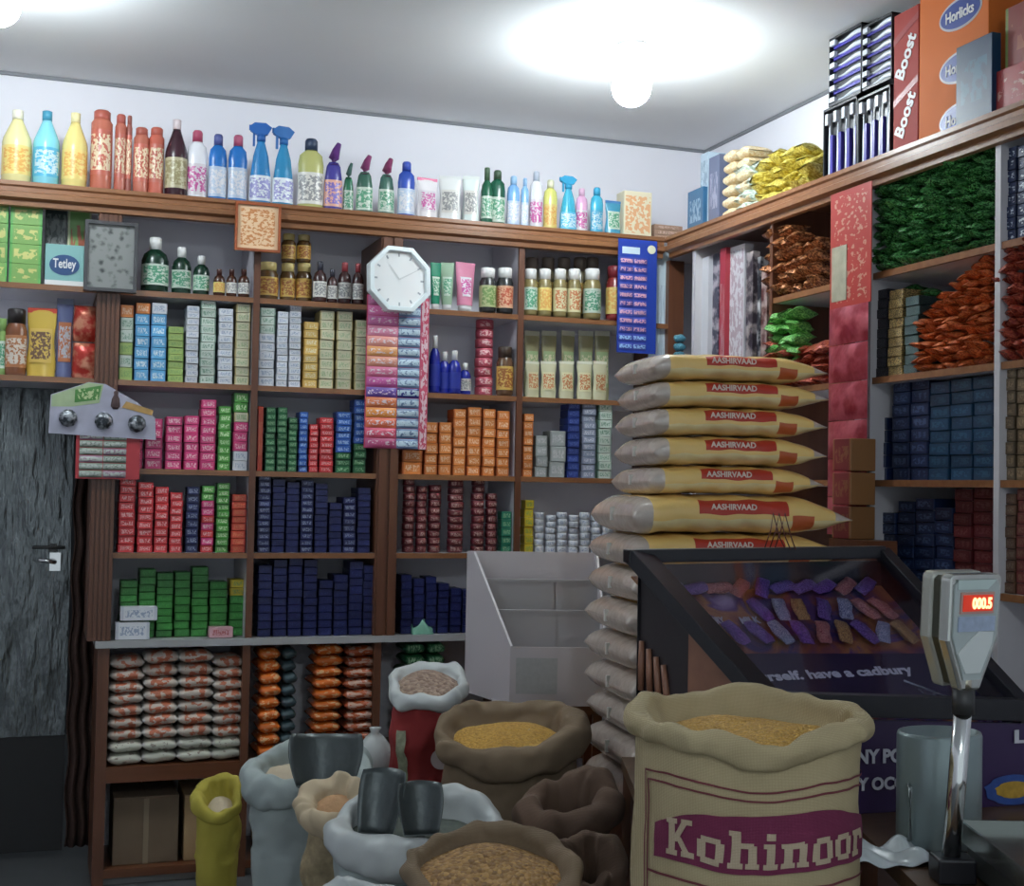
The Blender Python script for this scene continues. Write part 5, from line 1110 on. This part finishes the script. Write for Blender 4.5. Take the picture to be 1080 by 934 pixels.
# ------------------------------------------------------------------ sacks
from mathutils import noise as MN
def rnd1(seed):
    r_ = random.Random(seed); c = [(k, r_.uniform(-1, 1) / k ** .8, r_.uniform(0, 6.28)) for k in (1, 2, 3, 4, 5, 7)]
    return lambda a: sum(q * math.sin(k * a + p) for k, q, p in c) / 2
def sack(desc, px, py, D, wpx, m_, roll=.035, ry=1.0, taper=.85, seed=1, rim_in=None, grain=None, gd=.05, name='sack', lump=.03, tilt=.0, bulge=.06, gname='grain', glabel='', zfloor=0, rollm=None, wob=1.0, yawoff=0, noff=1, dip=.035):
    """open-mouthed sack with its rim rolled outwards; px,py = centre of the mouth"""
    C = atD(px, py, D); rx = wpx / F * D / 2 - roll; r_y = rx * ry; zr = C.z
    t = thing(name, desc, 'sack', (C.x, C.y, zfloor), CAMYAW + yawoff); n1, n2, n3 = rnd1(seed), rnd1(seed + 50), rnd1(seed + 99)
    Hh = zr - zfloor
    def body(u, v):
        a = 2 * PI * u; k = (taper + (1 - taper) * min(1, v * 1.3)) * (1 + bulge * math.sin(PI * min(1, v * 1.05))) * (1 + lump * n1(a) * (1 - .3 * v) + lump * .5 * math.sin(9 * v + 3 * a) * (1 - v) + lump * .6 * n3(a + v * 3))
        if v < .04: k *= .9
        return (rx * k * math.cos(a), r_y * k * math.sin(a), Hh * v * (1 if v < .97 else 1) + (wob * .012 * n2(a) + dip * math.sin(a)) * v ** 3)
    def crease(p, k): return Vector(p) + (MN.noise_vector(Vector(p) * 9 + Vector((seed, 0, 0))) * .016 + MN.noise_vector(Vector(p) * 26 + Vector((0, seed, 0))) * .007) * k
    g = MB(); g.grid(lambda u, v: crease(body(u, v), .35 + .65 * (v > .7) * (name == 'sack' and lump > .02)), 110, 60, closeu=True); g.build('sack_body', m_, t)
    # rolled rim
    def rim(u, v):
        a = 2 * PI * u; b0 = Vector(body(u, 1)); rr = roll * (1 + .35 * n2(a + 1) + .10 * n3(2 * a)); th = -PI * .55 + v * PI * 1.5
        cx_ = 1 + .0 * v; out = Vector((math.cos(a), math.sin(a), 0)); wv = .16 * roll * math.sin(7 * v + 4 * n1(a) * 3 + seed)
        return b0 + out * (rr * .75 * math.cos(th) + wv * .5) + Vector((0, 0, rr * .95 * math.sin(th) + rr * .3 + wv * .3 + wob * .012 * n3(a) ))
    g = MB(); g.grid(lambda u, v: crease(rim(u, v), 1), 150, 22, closeu=True)
    def inner(u, v):
        p0 = rim(u, 1); a = 2 * PI * u; p1 = Vector((p0.x * (.94 - .1 * v), p0.y * (.94 - .1 * v), Hh - gd - .01 + dip * .8 * math.sin(a))); return crease(p0.lerp(p1, v), 1)
    g.grid(inner, 150, 10, closeu=True); g.build('rolled_rim', rollm or m_, t)
    if grain:
        def gr(u, v):
            a = 2 * PI * u; k = (1 - v); x = rx * .93 * k * math.cos(a); y = r_y * .93 * k * math.sin(a)
            return (x, y, Hh - gd + dip * .8 * k * math.sin(a) + .03 * (1 - k * k) + .005 * math.sin(30 * x + seed) * math.sin(27 * y) + random.uniform(-.001, .001))
        g = MB(); g.grid(gr, 60, 22, closeu=True); o = g.build(gname, grain, None, (C.x, C.y, zfloor), CAMYAW + yawoff); tag(o, glabel, 'grain', kind='stuff')
    global CR; CR = crease
    return t, C, rx, r_y, Hh, body
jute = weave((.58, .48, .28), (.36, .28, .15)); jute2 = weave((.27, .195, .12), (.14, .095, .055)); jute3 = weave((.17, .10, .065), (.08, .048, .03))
white_w = weave((.46, .52, .50), (.32, .37, .36), 260, .2); white_p = mat((.55, .58, .57), .4, noise=.08, nscale=8, bump=.3)
yellow_w = weave((.52, .44, .07), (.36, .30, .04), 240, .2)
g_chana = grain_mat((.62, .33, .07), (.34, .15, .03), 120); g_dal = grain_mat((.72, .42, .08), (.5, .26, .04), 170); g_wheat = grain_mat((.52, .30, .10), (.24, .12, .04), 110); g_pea = grain_mat((.42, .30, .22), (.22, .14, .1), 90)
g_flour = mat((.6, .5, .36), .9, noise=.1, nscale=20, bump=.4)

# printed jute sack in front
t, C, rx, ry_, Hh, body = sack('tall jute sack with a purple band and cream lettering before the display case', 787, 765, 2.42, 262, jute, .025, .90, .95, 3, grain=g_dal, gd=.022, dip=.004, gname='split_lentils', glabel='yellow split lentils filling the printed jute sack', lump=.012, bulge=.03, wob=1.6)
def on_sack(xarc, z, off):
    """arc position around the front of the sack -> point"""
    a = -PI / 2 + xarc / rx; u = (a / (2 * PI)) % 1; v = z / Hh; p = Vector(body(u, v)); n_ = Vector((p.x, p.y, 0)).normalized(); return CR(p, .35) + n_ * off
def decal(nm, x0, x1, z0, z1, m_, off, nx=40, nz=4, slope=0):
    g = MB(); g.grid(lambda u, v: on_sack(x0 + (x1 - x0) * u, z0 + (z1 - z0 - slope * (2 * u - 1) ** 2) * v, off), nx, nz + 1); return g.build(nm, m_, t)
def sz(py): return atD(787, py, 2.42 - .2).z
zb0, zb1 = sz(934) + .02, sz(868) + .02
m_band = weave((.24, .03, .09), (.13, .015, .05)); m_let = weave((.62, .50, .36), (.42, .32, .2)); m_line = weave((.24, .05, .06), (.14, .03, .04))
X0s, X1s = -.225, .285
decal('printed_band', X0s + .02, X1s, zb0, zb1, m_band, .003, 60, 8, .045)
for q in (0, .016): decal('printed_line', X0s - q * .6, X1s, zb1 + .022 + q, zb1 + .0255 + q, m_line, .003, 60, 1)
for q in (0, .016): decal('printed_line', X0s - q * .6 + .0, X0s - q * .6 + .004, zb0 - .25, zb1 + .023 + q, m_line, .003, 2, 14)
decal('printed_line', X0s, X1s, zb0 - .03, zb0 - .026, m_line, .003, 60, 1)
glyph = {  # slab letters: rectangles and slanted strokes in a 5 x 7 grid
 'K': [(0, 0, 2, .8), (0, 6.2, 2, 7), (.5, 0, 1.5, 7), (3.0, 0, 5.2, .8), (3.0, 6.2, 4.8, 7)], 'o': [(0, .8, 1.1, 4.0), (2.9, .8, 4, 4.0), (.6, 0, 3.4, .9), (.6, 3.9, 3.4, 4.8)],
 'h': [(0, 0, 1.9, .8), (.4, 0, 1.5, 7), (0, 6.2, 1.5, 7), (1.5, 3.9, 3.5, 4.8), (2.9, 0, 4, 4.3), (2.5, 0, 4.4, .8)], 'i': [(0, 0, 2, .8), (.5, 0, 1.5, 4.8), (0, 4.0, 1.5, 4.8), (.4, 5.7, 1.6, 7)],
 'n': [(0, 0, 1.9, .8), (.4, 0, 1.5, 4.8), (0, 4.0, 1.5, 4.8), (1.5, 3.9, 3.5, 4.8), (2.9, 0, 4, 4.3), (2.5, 0, 4.4, .8)], 'r': [(0, 0, 2, .8), (.4, 0, 1.5, 4.8), (0, 4.0, 1.5, 4.8), (1.5, 3.7, 3.4, 4.8), (2.6, 3.0, 3.5, 4.2)]}
xg = X0s + .055; lh = (zb1 - zb0) * .60 / 7; lw = .0106; zl = zb0 + (zb1 - zb0) * .10
adv = {'K': 5.9, 'o': 4.9, 'h': 5.3, 'i': 2.7, 'n': 5.3, 'r': 3.6}
for ch in 'Kohinoor':
    g = MB()
    for (a, b_, c, d_) in glyph[ch]:
        a -= .12; c += .12; b_ -= .1; d_ += .1
        g.grid(lambda u, v: on_sack(xg + (a + (c - a) * u) * lw, zl + (b_ + (d_ - b_) * v) * lh, .0048), 6, 4)
    if ch == 'K':
        for (xa, za, xb, zb_) in ((1.4, 2.6, 3.6, 6.6), (2.2, 3.6, 4.0, .5)):
            g.grid(lambda u, v: on_sack(xg + (xa + (xb - xa) * v + (u - .5) * 1.2) * lw, zl + (za + (zb_ - za) * v) * lh, .005), 3, 6)
    g.build('letter', m_let, t); xg += adv[ch] * lw

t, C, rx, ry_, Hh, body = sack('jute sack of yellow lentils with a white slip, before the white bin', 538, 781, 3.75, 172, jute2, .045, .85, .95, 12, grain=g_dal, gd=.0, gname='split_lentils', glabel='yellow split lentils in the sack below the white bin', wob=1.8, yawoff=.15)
g = MB()
for q in range(9):
    aa = .15 - q * .09
    g.grid(lambda u, v: Vector(body(((aa - .4 + u * .07) / (2 * PI)) % 1, .80 + .055 * v)) * 1.0 + Vector((math.cos(aa - .4), math.sin(aa - .4), 0)) * .005, 3, 3)
g.build('red_print', mat((.3, .04, .04), .8, noise=.5, nscale=40), t)
g = MB(); g.grid(lambda u, v: (.035 * (u - .5), .10 * v, .004 + .03 * v + .01 * (2 * u - 1) ** 2), 6, 8); o = g.build('paper_slip', mat((.62, .56, .42), .5), None, (C.x - .03, C.y - .05, Hh - .015), CAMYAW - .55); so = o.modifiers.new('s', 'SOLIDIFY'); so.thickness = .003; tag(o, 'pale paper slip standing in the yellow lentils', 'paper slip')
t, C, rx, ry_, Hh, body = sack('narrow red sack with a white rolled rim full of beans', 452, 727, 4.1, 96, weave((.36, .03, .03), (.2, .02, .02), 240, .2), .028, .95, .97, 21, grain=g_pea, gd=-.012, gname='beans', glabel='brown beans filling the narrow red sack', rollm=white_p, wob=1.2, bulge=.01)
g = MB(); g.grid(lambda u, v: CR(Vector(body(((3.9 + u * .33) / (2 * PI)) % 1, v * .9)), .35 + .65 * (v * .9 > .7)) + Vector((math.cos(4.05), math.sin(4.05), 0)) * .006, 8, 60); g.build('patterned_strip', mat((.28, .3, .2), .6, noise=.6, nscale=70), t)
disc(.03, 0, .003, 20).build('white_print', mat((.6, .5, .48), .6), t, loc=(rx * .42, -ry_ * 1.0, Hh - .19))
t, C, rx, ry_, Hh, body = sack('white woven sack with one grey scoop, beside the yellow sack', 325, 822, 3.8, 152, white_w, .045, .8, .62, 31, grain=g_flour, gd=.0, gname='flour', glabel='pale flour in the white sack with one scoop', rollm=white_w, wob=2.0, bulge=.02)
t2, C2, *_ = sack('yellow woven sack standing beside the cardboard cartons', 231, 842, 3.9, 56, yellow_w, .022, 1.5, .85, 41, rollm=yellow_w, wob=1.6, gd=.04, grain=g_flour, gname='flour', glabel='pale flour inside the narrow yellow sack')
t3, C3, *_ = sack('small speckled sack with a beige rolled rim', 352, 858, 3.45, 92, mat((.36, .28, .16), .7, noise=.55, nscale=60, bump=.3), .04, .8, .6, 51, rollm=mat((.58, .46, .3), .7, noise=.1, nscale=12, bump=.3), grain=mat((.55, .32, .16), .8, noise=.2, nscale=20, bump=.4), gd=-.005, gname='jaggery', glabel='orange-brown jaggery lumps in the small speckled sack', wob=1.2)
t4, C4, rx4, ry4, Hh4, _b = sack('white woven sack with two grey scoops, behind the jute sack of grain', 437, 880, 3.1, 205, white_w, .042, .62, .7, 61, grain=mat((.10, .12, .10), .8, noise=.4, nscale=60), gd=.01, gname='dark_lentils', glabel='dark lentils in the white sack with two scoops', rollm=white_p, wob=1.4)
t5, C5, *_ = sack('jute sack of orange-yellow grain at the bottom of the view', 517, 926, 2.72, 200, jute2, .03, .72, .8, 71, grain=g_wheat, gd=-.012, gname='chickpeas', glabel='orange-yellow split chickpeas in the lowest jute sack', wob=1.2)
t6, C6, *_ = sack('brown jute sack, empty, beside the printed sack', 600, 858, 3.2, 128, jute3, .045, .7, .8, 81, gd=.12, wob=2.2, grain=mat((.03, .02, .015), .9, noise=.3, nscale=50), gname='shade_disc', glabel='near-black disc standing for shade inside the slack brown sack')  # empty sack: a near-black disc paints the shade inside
t7, C7, *_ = sack('slack brown jute sack folded behind the lowest grain sack', 618, 925, 2.9, 95, jute3, .04, .7, .9, 91, gd=.12, wob=2.0, grain=mat((.03, .02, .015), .9, noise=.3, nscale=50), gname='shade_disc', glabel='near-black disc standing for shade inside the folded lower brown sack')  # dark disc again, colouring in the shade of an empty mouth
t8, C8, *_ = sack('small white sack at the very bottom edge under the two-scoop sack', 372, 972, 2.75, 110, white_p, .03, .7, .8, 95, gd=.04, wob=1.2, grain=mat((.02, .03, .03), .9), gname='black_lentils', glabel='black lentils in the small white sack at the bottom edge')
# knotted white bag on the cabinet side
P = atD(395, 797, 4.25); g = MB()
g.lathe([(.0, 0), (.05, .01), (.066, .06), (.06, .11), (.03, .15), (.012, .165), (.02, .18)], 20, sy=.8)
tk = g.build('cloth_bag', white_p, None, (P.x, P.y, P.z - .09), 0); tag(tk, 'small tied white bag perched between the red sack and the cabinet', 'bag')
t = thing('stool', 'low wooden stool holding the small tied white bag', 'stool', (P.x, P.y, 0)); zt_ = P.z - .091
g = MB(); g.box(-.045, .045, -.045, .045, zt_ - .03, zt_); g.build('seat', M_wood, t)
for a in ((-1, -1), (-1, 1), (1, -1), (1, 1)): g = MB(); g.box(a[0] * .03 - .01, a[0] * .03 + .01, a[1] * .03 - .01, a[1] * .03 + .01, 0, zt_ - .03); g.build('leg', M_wood, t)
# grey scoops: a curved sheet with a back wall and a grip
m_scoop = mat((.09, .105, .105), .35, metal=.4, bump=.3, nscale=30)
def scoop(px, py, D, w_, L_, desc, rx_, rz_):
    P = atD(px, py, D); t = thing('scoop', desc, 'scoop', P, CAMYAW + rz_); t.rotation_euler = (rx_, 0, CAMYAW + rz_)
    g = MB(); g.grid(lambda u, v: (w_ * (u - .5) * (1 - .28 * (1 - v) ** 2 - .10 * v ** 5), L_ * v * (1 - .08 * (2 * u - 1) ** 2), w_ * .28 * abs(2 * u - 1) ** 2.2 + .0), 16, 10)
    o = g.build('scoop_blade', m_scoop, t); so = o.modifiers.new('s', 'SOLIDIFY'); so.thickness = .0025
    g = MB(); g.add([(w_ * .36 * math.cos(a), 0, w_ * .28 * (1 - math.sin(a))) for a in [PI * i / 12 for i in range(13)]] , [tuple(range(13))]); o = g.build('back_wall', m_scoop, t); so = o.modifiers.new('s', 'SOLIDIFY'); so.thickness = .0025
    g = MB(); g.tube([(0, 0, w_ * .12), (0, -.05, w_ * .14), (0, -.09, w_ * .14)], [.012, .011, .013], 10); g.build('handle', m_scoop, t); return t
scoop(343, 832, 3.62, .21, .15, 'large grey scoop stuck into the flour of the white sack', math.radians(68), .1)
scoop(402, 880, 3.05, .12, .15, 'dark grey scoop with rising edge, first in the two-scoop sack', math.radians(72), -.35)
scoop(442, 880, 3.03, .11, .12, 'green-grey scoop, second in the two-scoop sack', math.radians(75), .25)

# ------------------------------------------------------------------ white tilt-front bin
Dn = 4.35
c0 = atD(497, 582, Dn + .22); zt_ = c0.z; zb_ = atD(533, 744, Dn).z
fl = atD(537, 744, Dn); t = thing('dispenser_bin', 'white sloping-front dispenser bin between the shelves and flour bags', 'bin', (fl.x, fl.y, zb_), CAMYAW + math.radians(4))
Wb, Db, Hb = .31, .30, zt_ - zb_; M_bin = mat((.60, .56, .58), .45); M_bin2 = mat((.42, .41, .42), .45)
hf = Hb * .40
prof = [(0, 0), (0, hf), (Db * .85, Hb), (Db, Hb), (Db, 0)]       # (y, z) of the side cheek
def cheek(nm, x0, x1):
    g = MB(); n = len(prof); g.add([(x0 - (.45 * y_ if x0 < .1 else 0), y_, z_) for y_, z_ in prof] + [(x1 - (.45 * y_ if x0 < .1 else 0), y_, z_) for y_, z_ in prof], [tuple(range(n)), tuple(range(2 * n - 1, n - 1, -1))] + [(i, i + n, (i + 1) % n + n, (i + 1) % n) for i in range(n)]); return g.build(nm, M_bin, t)
cheek('side_panel', 0, .008); cheek('side_panel', Wb, Wb + .008)
g = MB(); g.box(.008, Wb, .0, .006, 0, hf * .98); g.build('front_panel', M_bin, t)
g = MB(); g.box(.008 - .13, Wb, Db - .006, Db, 0, Hb); g.build('back_panel', M_bin, t)
g = MB(); g.box(.008 - .06, Wb, .006, Db - .006, 0, .006); g.build('bottom_panel', M_bin, t)
for (yy, z0_, z1_, y2) in ((.13, hf * .9, Hb * .60, .13), (.21, Hb * .60, Hb * .80, .21)):
    g = MB(); g.box(.008 - .45 * yy, Wb, yy, yy + .006, z0_ - .02, z1_); g.box(.008 - .45 * yy, Wb, yy - .004, yy + .012, z1_, z1_ + .008); g.box(Wb * .52, Wb * .52 + .006, yy, yy + .08, z0_, z1_); g.build('tray_front', M_bin2, t)
g = MB(); g.quadbox((.02, -.001, hf * .2), (Wb * .5, -.001, hf * .2), (Wb * .5, -.001, hf * .8), (.02, -.001, hf * .8), (0, .0005, 0)); g.build('faint_label', mat((.46, .47, .47), .5, noise=.15, nscale=70), t)
st = thing('stool', 'plain wooden stool under the white dispenser bin', 'stool', (fl.x, fl.y, 0), CAMYAW + math.radians(4))
g = MB(); g.box(0, Wb, .02, Db, zb_ - .03, zb_ - .001); g.build('seat', M_wood, st)
for a in ((.02, .04), (.02, Db - .03), (Wb - .03, .04), (Wb - .03, Db - .03)): g = MB(); g.box(a[0], a[0] + .03, a[1], a[1] + .03, 0, zb_ - .03); g.build('leg', M_wood, st)
